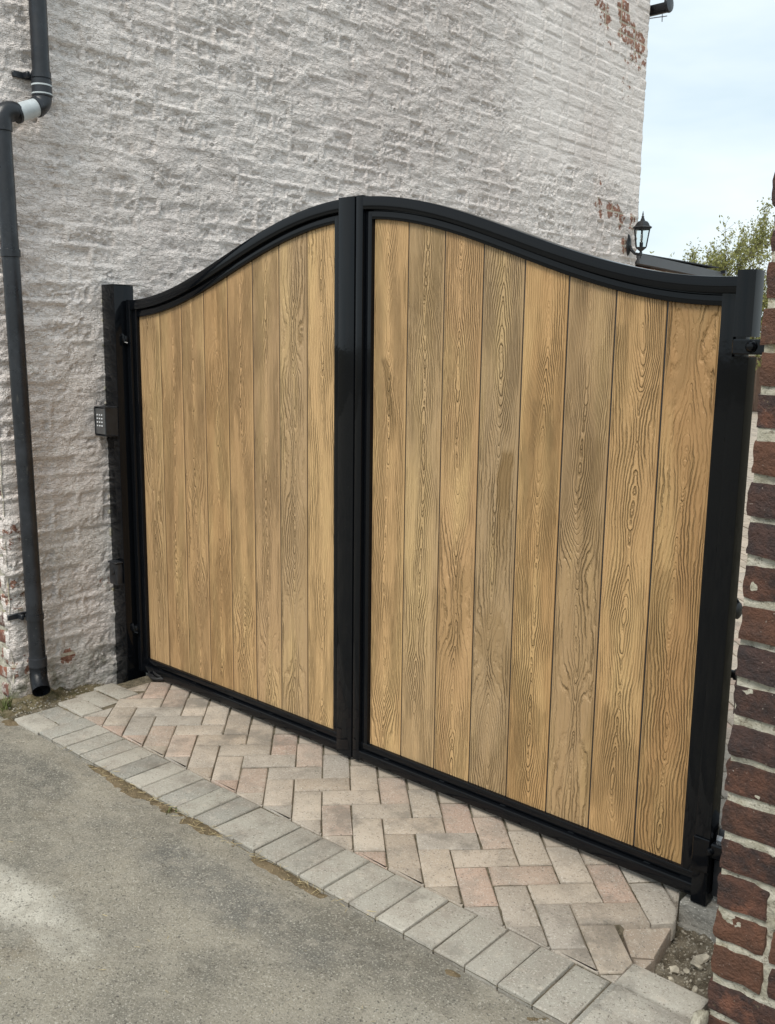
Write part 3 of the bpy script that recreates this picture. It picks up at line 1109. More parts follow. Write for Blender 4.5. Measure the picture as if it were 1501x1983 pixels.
def lump_brick(name, L, D, H, seed, nx=9, ny=4, nz=5, amp=.004, round_=.012):
    """old hand made brick: box with worn arrises and uneven faces"""
    bm = bmesh.new()
    bmesh.ops.create_cube(bm, size=1.0)
    bmesh.ops.subdivide_edges(bm, edges=bm.edges[:], cuts=5, use_grid_fill=True)
    bm.verts.ensure_lookup_table()
    for v in bm.verts:
        p = Vector((v.co.x * L, v.co.y * D, v.co.z * H))
        hx, hy, hz = L / 2 - round_, D / 2 - round_, H / 2 - round_
        q = Vector((max(-hx, min(hx, p.x)), max(-hy, min(hy, p.y)), max(-hz, min(hz, p.z))))
        d = p - q
        if d.length > 1e-6:
            # pull subdivided points out to the arrises, then round them
            d = d.normalized() * min(d.length, round_)
        p = q + d
        n_ = 2 * (float(fbm(np.array(p.x * 24 + seed * 7.1 + p.y * 13), np.array(p.z * 30 + seed * 3.3 + p.y * 9), seed, 3)) - .5)
        m_ = 2 * (float(fbm(np.array(p.x * 24 + seed * 2.1 + 40), np.array(p.z * 30 + p.y * 20 + 11), seed + 5, 3)) - .5)
        p = p + (d.normalized() if d.length > 1e-6 else Vector((0, 0, 0))) * n_ * amp * 1.6 + Vector((m_, n_, m_)) * amp * .7
        v.co = p
    me = bm_mesh(name, bm, 55)
    return me


fbr = [lump_brick('brick', .213, .09, .062, 300 + i) for i in range(4)]
for me in fbr:
    me.materials.append(M['bare'])
fbh = [lump_brick('brick', .100, .09, .062, 320 + i) for i in range(2)]
for me in fbh:
    me.materials.append(M['bare'])
for cidx in range(0, 46):
    zc = Z0 + CO * cidx + .041
    xr = WX - .012
    xx_ = xr
    n = 0
    while xx_ > -.75:
        hd = (n == 0 and cidx % 2 == 1)
        L = .11 if hd else .222
        o = link('brick', random.choice(fbh if hd else fbr), None, fw_obj, (xx_ - L / 2 - hw.x, Y0 + .052 - hw.y + random.uniform(-.004, .005), zc + random.uniform(-.003, .003)))
        o.rotation_euler = (random.gauss(0, .01), random.gauss(0, .01), random.gauss(0, .012))
        xx_ -= L + .012
        n += 1
# pitched roof of the house, far above the frame, and its rear gutter
bm = bmesh.new()
yc = (Y0 + Y1) / 2 + .1
prof = [(Y0 - .25, 4.42), (yc, 6.9), (Y1 + .10, 4.42), (Y1 + .10, 4.34), (yc, 6.78), (Y0 - .25, 4.34)]
va = [bm.verts.new((-6.2 - hw.x, a - hw.y, b)) for a, b in prof]; vb = [bm.verts.new((WX + .04 - hw.x, a - hw.y, b)) for a, b in prof]
for i in range(6):
    bm.faces.new((va[i], va[(i + 1) % 6], vb[(i + 1) % 6], vb[i]))
for vs in (va, vb):
    bm.faces.new((vs[0], vs[1], vs[4], vs[5])); bm.faces.new((vs[1], vs[2], vs[3], vs[4]))
link('roof', bm_mesh('roof', bm), M['tile'], house)
bm = bmesh.new()
va = [bm.verts.new((x_, a - hw.y, b)) for x_ in (WX - .03 - hw.x,) for a, b in ((Y0, 4.6), (Y1, 4.6), (yc, 6.75))]
vb = [bm.verts.new((-5.9 - hw.x, a - hw.y, b)) for a, b in ((Y0, 4.6), (Y1, 4.6), (yc, 6.75))]
bm.faces.new(va); bm.faces.new(vb[::-1])
for i in range(3):
    bm.faces.new((va[i], va[(i + 1) % 3], vb[(i + 1) % 3], vb[i]))
link('gable', bm_mesh('gable', bm), M['wall_mortar'], house)

# gutter: half round channel with a stop end standing past the corner
gut = thing('gutter', 'black roof gutter end jutting past the top far corner of the house', 'gutter', (-.2, 5.03, 4.21))
bm = bmesh.new()
ring = []
n = 12
for xg in (-5.8, -.30, -.055):
    rr_ = []
    for k_ in range(n + 1):
        a = math.pi + math.pi * k_ / n
        rr_.append(bm.verts.new((xg + .2, .058 * math.cos(a), .030 + .062 * math.sin(a))))
    for k_ in range(n, -1, -1):
        a = math.pi + math.pi * k_ / n
        rr_.append(bm.verts.new((xg + .2, .053 * math.cos(a), .030 + .057 * math.sin(a))))
    ring.append(rr_)
m = len(ring[0])
for a, b in zip(ring, ring[1:]):
    for k_ in range(m):
        bm.faces.new((a[k_], a[(k_ + 1) % m], b[(k_ + 1) % m], b[k_]))
link('channel', bm_mesh('channel', bm, 40), M['pipe'], gut)
bm = bmesh.new()
add_lathe(bm, [(.02, -.012), (.064, -.010), (.066, .0), (.060, .012), (.02, .016)], (.2 - .062, 0, .030), 18, 'x')
link('stop_end', bm_mesh('stop_end', bm, 40), M['pipe'], gut)
link('clip', (lambda b_: (add_box(b_, -.11, -.085, -.064, .064, -.036, .034, .004), bm_mesh('clip', b_, 40))[1])(bmesh.new()), M['pipe'], gut)

aer = thing('aerial', 'thin grey aerial rods below the gutter against the sky', 'aerial', (-.24, 5.2, 4.22))
tube_obj('boom', M['steel'], aer, [(-.16, 0, .012), (.085, 0, -.008)], .0045, 8)
tube_obj('rod', M['steel'], aer, [(.040, .004, .038), (.042, .004, -.042)], .0045, 8)

# ------------------------------------------------------------------ rear extension with a flat roof
ext = thing('extension', 'low dark flat roofed extension beyond the far end of the house', 'building', (WX, 5.8, 0))
box_obj('wall', M['redhouse'], ext, -4.0, -.06, 4.96 - 5.8, 6.60 - 5.8, -.2, 2.23)
bm = bmesh.new()
f0, f1 = 4.975 - 5.8, 6.70 - 5.8
for (x0, x1, zt0, zt1, zb) in ((-4.1, .012, 2.322, 2.286, .078),):
    vs = [bm.verts.new(p) for p in ((x0, f0, zt0 - zb), (x1, f0, zt0 - zb), (x1, f1, zt1 - zb), (x0, f1, zt1 - zb), (x0, f0, zt0), (x1, f0, zt0), (x1, f1, zt1), (x0, f1, zt1))]
    for f in ((0, 3, 2, 1), (4, 5, 6, 7), (0, 1, 5, 4), (1, 2, 6, 5), (2, 3, 7, 6), (3, 0, 4, 7)):
        bm.faces.new([vs[i] for i in f])
link('fascia', bm_mesh('fascia', bm), M['fascia'], ext)
box_obj('roof', M['felt'], ext, -4.1, -.02, f0, f1 - .02, 2.324, 2.334)
box_obj('bracket', M['pipe'], ext, .0, .05, f1 - .03, f1 + .012, 2.27, 2.30)

# ------------------------------------------------------------------ gate
FY0, FY1 = -.026, .026


def leaf(name, label, cat_loc):
    return thing(name, label, 'gate', cat_loc)


PW = 1.2192
XL0, XL1, XR0, XR1 = 0.0, PW, PW + .1778, 2 * PW + .1778
ZB = .0845


def arch(xg, drop=0.0):
    return gate_top(xg) - drop


def inner_top(xg):
    o_ = abs(xg - 1.308) / 1.36
    return gate_top(xg) - .0735


def board_mesh(x0, x1, left_ext):
    wv = x1 - x0
    cols = [.0025, .0027, .0031, .0042, .05, .075, .10, wv - .0042, wv - .0031, wv - .0027, wv - .0025]
    dep = [.0040, .0022, .0009, 0, 0, 0, 0, 0, .0009, .0022, .0040]
    cx = (x0 + x1) / 2
    V = []; F = []
    rows = [ZB - .012, .5, 1.0, 1.4, None]
    for zr in rows:
        for c, dp in zip(cols, dep):
            zz = zr if zr is not None else inner_top(x0 + c) + .016
            V.append((x0 + c - cx, dp, zz - ZB))
    nc = len(cols)
    for r_ in range(len(rows) - 1):
        for c in range(nc - 1):
            i = r_ * nc + c
            F.append((i, i + 1, i + nc + 1, i + nc))
    nf = len(V)
    V += [(a, .020, b) for (a, _, b) in V[:]]
    for r_ in range(len(rows) - 1):
        for c in range(nc - 1):
            i = nf + r_ * nc + c
            F.append((i, i + nc, i + nc + 1, i + 1))
        i = r_ * nc
        F.append((i, i + nc, nf + i + nc, nf + i))
        i = r_ * nc + nc - 1
        F.append((i, nf + i, nf + i + nc, i + nc))
    for c in range(nc - 1):
        F.append((c, nf + c, nf + c + 1, c + 1))
        i = (len(rows) - 1) * nc + c
        F.append((i, i + 1, nf + i + 1, nf + i))
    me = bpy.data.meshes.new('board')
    me.from_pydata(V, [], F)
    me.materials.append(M['wood'])
    return me, cx


TINT_L = [(0.447, 0.293, 0.151), (0.471, 0.293, 0.144), (0.447, 0.279, 0.137), (0.453, 0.274, 0.126), (0.46, 0.284, 0.137), (0.436, 0.284, 0.151), (0.403, 0.274, 0.151), (0.548, 0.357, 0.174)]
TINT_R = [(0.515, 0.326, 0.157), (0.447, 0.305, 0.163), (0.471, 0.293, 0.144), (0.375, 0.259, 0.144), (0.471, 0.284, 0.126), (0.375, 0.249, 0.132), (0.493, 0.305, 0.142), (0.403, 0.233, 0.102)]


def build_leaf(root, x0, x1, tint, stiles, ax0, ax1):
    ox, oz = root.location.x, 0
    def add(name, fn, mat=M['black'], parent=root):
        bm = bmesh.new(); fn(bm)
        me = bm_mesh(name, bm, 30)
        me.transform(Matrix.Translation((-ox, 0, 0)))
        return link(name, me, mat, parent)
    # arched top: an outer and an inner steel section with a fine gap
    xs_ = np.linspace(ax0, ax1, 56)
    add('top_rail', lambda b: sweep_rect(b, [(q, arch(q, .021)) for q in xs_], .021, FY0, FY1))
    xs2 = np.linspace(x0 - .032, x1 + .032, 56)
    add('inner_top_rail', lambda b: sweep_rect(b, [(q, inner_top(q) + .0145) for q in xs2], .0143, -.012, FY1 - .002))
    add('filler_strip', lambda b: sweep_rect(b, [(q, arch(q, .0435)) for q in np.linspace(max(ax0, x0 - .03), min(ax1, x1 + .03), 40)], .0045, .002, .010, .001))
    for a in range(len(stiles) - 1):
        if 0 < stiles[a + 1][0] - stiles[a][1] < .01:
            xf = (stiles[a + 1][0] + stiles[a][1]) / 2
            add('filler_strip', lambda b: add_box(b, xf - .006, xf + .006, .002, .010, .06, min(stiles[a][3], stiles[a + 1][3]) - .02, .0005))
    add('bottom_rail', lambda b: sweep_rect(b, [(ax0, .036), (ax1, .036)], .0185, FY0, FY1, .005))
    add('inner_bottom_rail', lambda b: sweep_rect(b, [(x0 - .040, .0715), (x1 + .040, .0715)], .0130, -.014, FY1 - .002))
    # weld beads bridge the gap along the bottom
    for i in range(5):
        xw = x0 + .10 + i * (x1 - x0 - .2) / 4
        add('weld', lambda b: add_box(b, xw - .011, xw + .011, -.016, 0, .0545, .0588, .001))
    for (a, b_, zb, ztop, nm, prd) in stiles:
        add(nm, lambda b: sweep_rect(b, [((a + b_) / 2, zb), ((a + b_) / 2, ztop)], (b_ - a) / 2, FY0 - prd, FY1 + prd))
    wv = (x1 - x0) / 8
    for i in range(8):
        me, cx = board_mesh(x0 + i * wv, x0 + (i + 1) * wv, 0)
        o = link('board', me, None, root, (cx - ox, random.uniform(-.0006, .0006), ZB))
        o.color = tint[i] + (1,)
    # dark strip added in each board gap, standing in for its shade
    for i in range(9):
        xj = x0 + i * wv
        add('joint_shade_strip', lambda b: add_box(b, xj - .0024, xj + .0024, .0030, .0195, ZB - .01, inner_top(xj) + .010), M['rubber'])
    # black sheet added behind the boards to keep the gaps dark
    xb = np.linspace(x0 - .01, x1 + .01, 40)
    def backing(b):
        f_ = [b.verts.new((q, .0215, ZB - .015)) for q in xb]; g_ = [b.verts.new((q, .0215, inner_top(q) + .012)) for q in xb]
        f2 = [b.verts.new((q, .0235, ZB - .015)) for q in xb]; g2 = [b.verts.new((q, .0235, inner_top(q) + .012)) for q in xb]
        for i in range(39):
            b.faces.new((f_[i], f_[i + 1], g_[i + 1], g_[i])); b.faces.new((f2[i + 1], f2[i], g2[i], g2[i + 1]))
            b.faces.new((g_[i], g_[i + 1], g2[i + 1], g2[i])); b.faces.new((f2[i], f2[i + 1], f_[i + 1], f_[i]))
    add('backing_sheet', backing)
    return add


left = thing('gate_leaf', 'timber board gate leaf hung beside the painted house wall', 'gate', (-.03, 0, .017), )
right = thing('gate_leaf', 'timber board gate leaf hung beside the red brick pillar', 'gate', (2.70, 0, .017))
for o in (left, right):
    o.location.z = 0
addL = build_leaf(left, XL0, XL1, TINT_L,
                  [(-.060, -.030, .018, 1.724, 'hinge_stile', .001), (-.028, .0, .058, 1.70, 'inner_stile', -.013),
                   (1.2192, 1.2500, .058, 1.975, 'inner_stile', -.013), (1.2520, 1.3300, .015, 2.036, 'meeting_stile', .001)], -.058, 1.328)
addR = build_leaf(right, XR0, XR1, TINT_R,
                  [(1.3360, 1.3680, .015, 2.036, 'meeting_stile', .001), (1.3700, 1.3970, .058, 1.975, 'inner_stile', -.013),
                   (2.6162, 2.6540, .010, 1.70, 'inner_stile', -.013)], 1.338, 2.70)
# hinge stile of the right leaf, notched round the upper hinge
addR('hinge_stile', lambda b: sweep_rect(b, [(2.6795, .004), (2.6795, 1.522)], .0225, FY0 - .002, FY1 + .004))
addR('hinge_stile', lambda b: sweep_rect(b, [(2.6810, 1.572), (2.6810, 1.737)], .0240, FY0 - .002, FY1 + .006))
addR('hinge_core', lambda b: sweep_rect(b, [(2.672, 1.518), (2.672, 1.576)], .013, FY0 + .014, FY1 - .006))
addR('hinge_plate', lambda b: add_box(b, 2.662, 2.894, FY0 - .014, FY0 - .004, 1.528, 1.566, .003))
addR('hinge_bolt', lambda b: add_lathe(b, [(.0, -.052), (.008, -.051), (.0135, -.046), (.0155, -.041), (.0155, -.038)], (2.712, 0, 1.548), 18, 'y'))
addR('lower_hinge_plate', lambda b: add_box(b, 2.655, 2.7035, FY0 - .008, FY0 - .0025, .105, .205, .002))
addR('lower_hinge_arm', lambda b: add_box(b, 2.704, 2.894, FY0 - .008, FY0 + .040, .155, .198, .004))
addR('hinge_bolt', lambda b: add_lathe(b, [(.0, -.046), (.006, -.045), (.010, -.040), (.011, -.034)], (2.706, 0, .175), 14, 'y'))
addR('filler_strip', lambda b: add_box(b, 2.6495, 2.6620, .002, .010, .06, 1.69, .0005))
for i, zw in enumerate((1.31, 1.02, .62, .30)):
    addR('weld', lambda b: add_box(b, 2.6545, 2.6568, FY0 + .001, FY0 + .014, zw - .006, zw + .006, .0006))
# seal strip closing the joint between the two leaves, fixed to the left leaf behind
addL('cover_strip', lambda b: add_box(b, 1.300, 1.360, FY1 + .003, FY1 + .008, .02, 1.99, .001))
# hinges of the left leaf: threaded eye bolts between post and stile
for zh in (1.552, .222):
    addL('hinge_eye', lambda b: add_lathe(b, [(.008, -.017), (.016, -.016), (.019, -.008), (.019, .008), (.016, .016), (.008, .017)], (-.064, -.030, zh), 16, 'z'))
    addL('hinge_bolt', lambda b: add_tube(b, [(-.072, -.052, zh + .016), (-.064, -.046, zh + .022), (-.054, -.046, zh + .012), (-.050, -.044, zh - .012), (-.036, -.036, zh - .016)], .0055, 8))
    addL('hinge_nut', lambda b: add_lathe(b, [(.010, -.006), (.013, -.004), (.013, .004), (.010, .006)], (-.062, -.046, zh + .004), 6, 'y'))

# posts
post = thing('gate_post', 'square black steel gate post standing against the painted wall', 'post', (-.118, -.025, 0))
addp = lambda nm, fn, mat=M['black']: (lambda b: (fn(b), link(nm, (lambda me: (me.transform(Matrix.Translation((.118, .025, 0))), me)[1])(bm_mesh(nm, b, 30)), mat, post))[1])(bmesh.new())
addp('post_tube', lambda b: add_box(b, -.167, -.069, -.078, .022, -.22, 1.786, .003, 2))
addp('post_cap', lambda b: add_box(b, -.1665, -.0695, -.0775, .0215, 1.7865, 1.790, .001))
# ragged mortar squeezed between the post and the wall
rg = []
bm = bmesh.new()
for i in range(46):
    zc = .05 + i * .0375 + random.uniform(-.012, .012)
    if random.random() < .42:
        hgt = random.uniform(.01, .03)
        add_box(bm, WX - .02, -.1660 + random.uniform(-.003, .003), -.081 - random.uniform(0, .004), -.05, zc, zc + hgt, .003)
mo = link('mortar_dab', bm_mesh('mortar_dab', bm), M['mortar'], house)
mo.location = (-hw.x, -hw.y, 0)
mo['kind'] = 'stuff'

# keypad on the post
kp = thing('keypad', 'grey keypad with white keys in a black hood on the left gate post', 'keypad', (-.112, -.078, 1.135))
def kadd(nm, fn, mat, parent=kp):
    b = bmesh.new(); fn(b)
    return link(nm, bm_mesh(nm, b, 35), mat, parent)
HX0, HX1 = -.044, .042
def hood(b):
    # side cheeks, top, base and back, open towards the front
    add_box(b, HX0, HX0 + .006, -.068, -.001, -.004, .118, .0015)
    add_box(b, HX1 - .004, HX1, -.064, -.001, -.004, .118, .0015)
    add_box(b, HX0, HX1, -.068, -.001, .1185, .1225, .0015)
    add_box(b, HX0, HX1, -.066, -.001, -.0085, -.0045, .0015)
    add_box(b, HX0 + .0065, HX1 - .0045, -.055, -.001, -.004, .118)
kadd('hood', hood, M['satin'])
fp = kadd('face_plate', lambda b: add_box(b, HX0 + .0085, HX1 - .0052, -.0665, -.0555, .001, .114, .0015), M['face'])
for r_ in range(4):
    for c in range(3):
        kadd('key', lambda b: add_box(b, -.0165 + c * .0180 - .0038 - .002, -.0165 + c * .0180 + .0038 - .002, -.0692, -.0667, .086 - r_ * .0160 - .0032, .086 - r_ * .0160 + .0032, .0008), M['button'], fp)
# safety beam sensor lower on the post
pc = thing('beam_sensor', 'small black sensor box low on the left gate post', 'sensor', (-.112, -.078, .44))
b_ = bmesh.new(); add_box(b_, -.028, .036, -.034, -.001, 0, .10, .006, 2)
link('housing', bm_mesh('housing', b_, 35), M['satin'], pc)
b_ = bmesh.new(); add_box(b_, -.030, .038, -.038, -.001, .1005, .108, .002)
link('cover', bm_mesh('cover', b_, 35), M['satin'], pc)
b_ = bmesh.new(); add_lathe(b_, [(.016, 0), (.016, -.004), (.010, -.006)], (.004, -.0345, .062), 16, 'y')
link('lens', bm_mesh('lens', b_, 35), M['rubber'], pc)

# coil of cable pushed under the gate corner
coil = thing('cable_coil', 'coil of black cable lying under the left corner of the gate', 'cable', (.085, -.01, 0))
for j in range(5):
    pts = []
    rr_ = .052 + random.uniform(-.008, .008)
    tx, ty = random.uniform(-.5, .5), random.uniform(.25, .8)
    for k_ in range(29):
        a = 2 * math.pi * k_ / 28
        v = Vector((rr_ * 1.15 * math.cos(a), rr_ * .8 * math.sin(a), 0))
        v.rotate(Quaternion((1, 0, 0), ty)); v.rotate(Quaternion((0, 1, 0), tx * .5))
        pts.append(v + Vector((.004 * j - .01, .004 * j, .030 + .003 * j)))
    tube_obj('cable_loop', M['rubber'], coil, pts, .0062, 8)

# gate opener arm behind the right leaf and motor foot in the gap
ram = thing('gate_opener', 'black gate opener arm with a looped cable behind the right gate edge', 'gate opener', (2.55, .12, .82))
tube_obj('arm', M['rubber'], ram, [(-.45, 0, .005), (-.1, 0, .005), (.105, 0, .005)], .022, 14)
tube_obj('end_cap', M['rubber'], ram, [(.105, 0, .005), (.125, 0, .005), (.130, 0, .005)], [.024, .024, .016], 14)
tube_obj('cable', M['rubber'], ram, [(.085, 0, .03), (.092, .0, .052), (.108, 0, .048), (.122, 0, .030), (.128, 0, .006)], .0035, 8)
box_obj('bracket', M['black'], ram, -.48, -.40, -.09, .02, -.04, .05, .003)
latch = thing('ground_stop', 'small black stop showing beside the pillar behind the gate edge', 'stop', (2.665, .12, .63))
tube_obj('stud', M['rubber'], latch, [(-.05, 0, .01), (.012, 0, .01)], .012, 12)
tube_obj('stud_head', M['rubber'], latch, [(.013, 0, .01), (.022, 0, .01)], .016, 12)
hb_ = thing('hinge_box', 'black hinge box with steel lever between gate and pillar foot', 'hinge', (2.735, .03, .10))
box_obj('housing', M['satin'], hb_, -.030, .05, -.030, .06, -.075, .085, .006, 2)
box_obj('lid', M['satin'], hb_, -.026, .05, -.026, .07, .100, .128, .006, 2)
b_ = bmesh.new()
vs = [b_.verts.new(p) for p in ((-.026, -.036, .078), (-.004, -.036, .078), (.0, -.030, .112), (-.026, -.030, .112), (-.026, -.030, .074), (-.004, -.030, .074), (.0, -.024, .108), (-.026, -.024, .108))]
for f in ((0, 1, 2, 3), (7, 6, 5, 4), (0, 4, 5, 1), (1, 5, 6, 2), (2, 6, 7, 3), (3, 7, 4, 0)):
    b_.faces.new([vs[i] for i in f])
link('lever', bm_mesh('lever', b_), M['steel'], hb_)

# ------------------------------------------------------------------ brick pillar at the right
PX, PY, PD, PWD = 2.888, -.46, .46, .50
pil = thing('brick_pillar', 'weathered dark red brick pillar with thick pale mortar at the right', 'pillar', (PX + PWD / 2, PY + PD / 2, 0))
pc0 = Vector((PX + PWD / 2, PY + PD / 2, 0))
PC, PZ0 = .0894, .115 - .0894 * 3
NP = 31
TOPZ = PZ0 + NP * PC
# mortar: core with uneven faces, standing proud of the bricks here and there
def mortar_face(fn, nu, nv, lu, lv, seed):
    u = np.linspace(.006, lu - .006, nu); v = np.linspace(PZ0, TOPZ, nv)
    Uu, Vq = np.meshgrid(u, v)
    h = -.0085 + (fbm(Uu * 13, Vq * 26, seed, 4) - .5) * .020 + (fbm(Uu * 70, Vq * 70, seed + 3, 2) - .5) * .006
    e = np.minimum(smooth(.006, .025, Uu), smooth(.006, .025, lu - Uu))
    h = h * e - .006 * (1 - e)
    P = fn(Uu, Vq, h)
    i = (np.arange(nv - 1)[:, None] * nu + np.arange(nu - 1)[None]).ravel()
    return P.reshape(-1, 3), np.stack([i, i + 1, i + nu + 1, i + nu], 1)


Vs = []; Fs = []; off = 0
for fn, lu, seed in ((lambda u, v, h: np.stack([PX + u + 0 * v, PY - h, v + 0 * u], -1), PWD, 401),
                     (lambda u, v, h: np.stack([PX - h, PY + PD - u, v], -1), PD, 411),
                     (lambda u, v, h: np.stack([PX + PWD - u, PY + PD + h, v], -1), PWD, 421),
                     (lambda u, v, h: np.stack([PX + PWD + h, PY + u, v], -1), PD, 431)):
    P, F = mortar_face(fn, 64, 380, lu, 0, seed)
    Vs.append(P); Fs.append(F + off); off += len(P)
mcore = link('mortar', mesh_np('mortar', np.concatenate(Vs) - np.array(pc0), np.concatenate(Fs), True), M['mortar'], pil)
JT = .0145
pst = [lump_brick('brick', .226, .104, PC - JT, 500 + i, amp=.0042, round_=.006) for i in range(7)]
phd = [lump_brick('brick', .113, .104, PC - JT, 520 + i, amp=.0042, round_=.006) for i in range(5)]
for me in pst + phd:
    me.materials.append(M['pbrick'])


def pb(me, xc, yc_, zc, rz):
    o = link('brick', me, None, pil, (xc - pc0.x + random.uniform(-.003, .003), yc_ - pc0.y + random.uniform(-.004, .003), zc + random.uniform(-.004, .004)))
    o.rotation_euler = (random.gauss(0, .008) + random.choice((0, math.pi)), random.gauss(0, .008), rz + random.gauss(0, .010))
    return o


HDR = {3, 4, 5, 9, 13, 18, 23}
for c in range(NP):
    zc = PZ0 + PC * (c + .5)
    h_ = c in HDR
    xx_ = PX + .0005
    first = True
    while xx_ < PX + PWD - .05:
        L = .113 if (first and h_) else .226
        if xx_ + L > PX + PWD + .01:
            L = .113
            if xx_ + L > PX + PWD + .015:
                break
        for yy in (PY + .052, PY + PD - .052):
            pb(random.choice(pst if L > .2 else phd), xx_ + L / 2, yy, zc, 0)
        xx_ += L + .016
        first = False
    # sides
    for xs_c in (PX + .054, PX + PWD - .054):
        yy = PY + .104 + .014
        while yy + .11 < PY + PD - .10:
            pb(random.choice(phd), xs_c, yy + .057, zc, R(90))
            yy += .113 + .014
cap = box_obj('coping', M['kerb'], pil, -PWD / 2 - .03, PWD / 2 + .03, -PD / 2 - .03, PD / 2 + .03, TOPZ + .001, TOPZ + .07, .008, 2)
# lump of spilled mortar at the foot
bm = bmesh.new()
bmesh.ops.create_icosphere(bm, subdivisions=3, radius=1.0)
for v in bm.verts:
    nn = float(fbm(np.array(v.co.x * 2.2 + 5), np.array(v.co.y * 2.2 + v.co.z * 1.7), 77, 3))
    v.co = Vector((v.co.x * .016, v.co.y * .036, v.co.z * .026)) * (.65 + .7 * nn)
sp = link('mortar_spill', bm_mesh('mortar_spill', bm, 60), M['mortar'], None, (2.880, -.480, .004))
tag(sp, 'pale lump of spilled mortar at the foot of the brick pillar', 'mortar lump')

# ------------------------------------------------------------------ rain water pipe
dp = thing('drainpipe', 'black plastic rainwater pipe with a grey offset on the painted wall', 'drainpipe', (-.10, -.5, 0))
d0 = Vector((-.10, -.5, 0))
def dadd(nm, pts, rad, mat=M['pipe'], n=20, cap=True):
    return tube_obj(nm, mat, dp, [Vector(p) - d0 for p in pts], rad, n, cap)
XP = -.100
RP = .0345
dadd('upper_pipe', [(XP, -.352, 4.30), (XP, -.353, 2.56)], RP)
dadd('upper_socket', [(XP, -.353, 2.575), (XP, -.353, 2.572), (XP, -.353, 2.510), (XP, -.353, 2.507)], [.0355, .0395, .0395, .0365])
dadd('socket_ring', [(XP, -.353, 2.553), (XP, -.353, 2.547)], .0408, M['grey_pipe'])
dadd('socket_ring', [(XP, -.353, 2.520), (XP, -.353, 2.515)], .0408, M['grey_pipe'])


def arc(c, r, a0, a1, n=9):
    return [(XP, c[0] + r * math.cos(a0 + (a1 - a0) * i / (n - 1)), c[1] + r * math.sin(a0 + (a1 - a0) * i / (n - 1))) for i in range(n)]


# offset runs down towards the corner at about 25 degrees
sl = R(24)
e1 = arc((-.353 - .045, 2.506), .045, 0, -(R(90) - sl), 10)
dadd('elbow', e1, .0375)
pE = Vector(e1[-1]); dirv = Vector((0, -math.cos(sl), -math.sin(sl)))
pL = pE + dirv * .095
dadd('offset_pipe', [pE - dirv * .004, pL], RP, M['grey_pipe'])
dadd('elbow_collar', [pE - dirv * .012, pE - dirv * .010, pE + dirv * .003, pE + dirv * .005], [.036, .0395, .0395, .036])
c2 = (pL.y - .045 * math.sin(sl), pL.z - .045 * math.cos(sl))
e2 = arc(c2, .045, R(90) - sl + 0 * sl, R(180), 10)
e2 = [(XP, c2[0] + .045 * math.cos(a), c2[1] + .045 * math.sin(a)) for a in np.linspace(math.atan2(pL.z - c2[1], pL.y - c2[0]), math.pi, 10)]
dadd('elbow', e2, .0375)
dadd('elbow_collar', [pL + dirv * -.008, pL + dirv * -.006, pL + dirv * .004], [.036, .0395, .0395])
yl = e2[-1][1]; zl = e2[-1][2]
dadd('elbow_collar', [(XP, yl, zl + .004), (XP, yl, zl - .036), (XP, yl, zl - .038)], [.0395, .0395, .036])
def ypipe(z):
    return yl + (zl - z) / zl * (-.500 - yl)
dadd('lower_pipe', [(XP, ypipe(zl - .02), zl - .02), (XP, ypipe(1.88), 1.88)], RP)
dadd('coupling', [(XP, ypipe(1.902), 1.902), (XP, ypipe(1.90), 1.90), (XP, ypipe(1.872), 1.872), (XP, ypipe(1.870), 1.870)], [.036, .0392, .0392, .036])
dadd('lower_pipe', [(XP, ypipe(1.875), 1.875), (XP, ypipe(.17), .17)], RP)
for zb, yb in ((2.590, -.353), (.372, ypipe(.372))):
    dadd('bracket', [(XP, yb, zb - .012), (XP, yb, zb + .012)], .0385)
    o = box_obj('bracket_arm', M['pipe'], dp, WX + .002 - d0.x, WX + .014 - d0.x, yb - .090 - d0.y, yb + .020 - d0.y, zb - .012, zb + .012, .002)
    o = box_obj('bracket_arm', M['pipe'], dp, WX + .0145 - d0.x, XP - .02 - d0.x, yb - .050 - d0.y, yb - .036 - d0.y, zb - .011, zb + .011, .002)
# shoe at the foot, kicked out from the wall
yb = ypipe(.16)
dadd('shoe_collar', [(XP, yb, .190), (XP, yb, .188), (XP, yb, .150)], [.036, .039, .039])
sh = [(XP, yb, .155), (XP, yb, .125), (XP + .006, yb - .004, .105), (XP + .022, yb - .010, .085), (XP + .048, yb - .018, .066), (XP + .062, yb - .023, .056)]
bm = bmesh.new()
add_tube(bm, [Vector(p) - d0 for p in sh], [.037, .037, .037, .037, .0375, .0385], 20, False)
bmesh.ops.solidify(bm, geom=bm.faces[:], thickness=.003)
link('shoe', bm_mesh('shoe', bm, 40), M['pipe'], dp)
bm = bmesh.new()
add_tube(bm, [Vector(p) - d0 for p in sh[:4]], [.033, .033, .033, .033], 20, True)
link('shoe_throat', bm_mesh('shoe_throat', bm, 40), M['rubber'], dp)

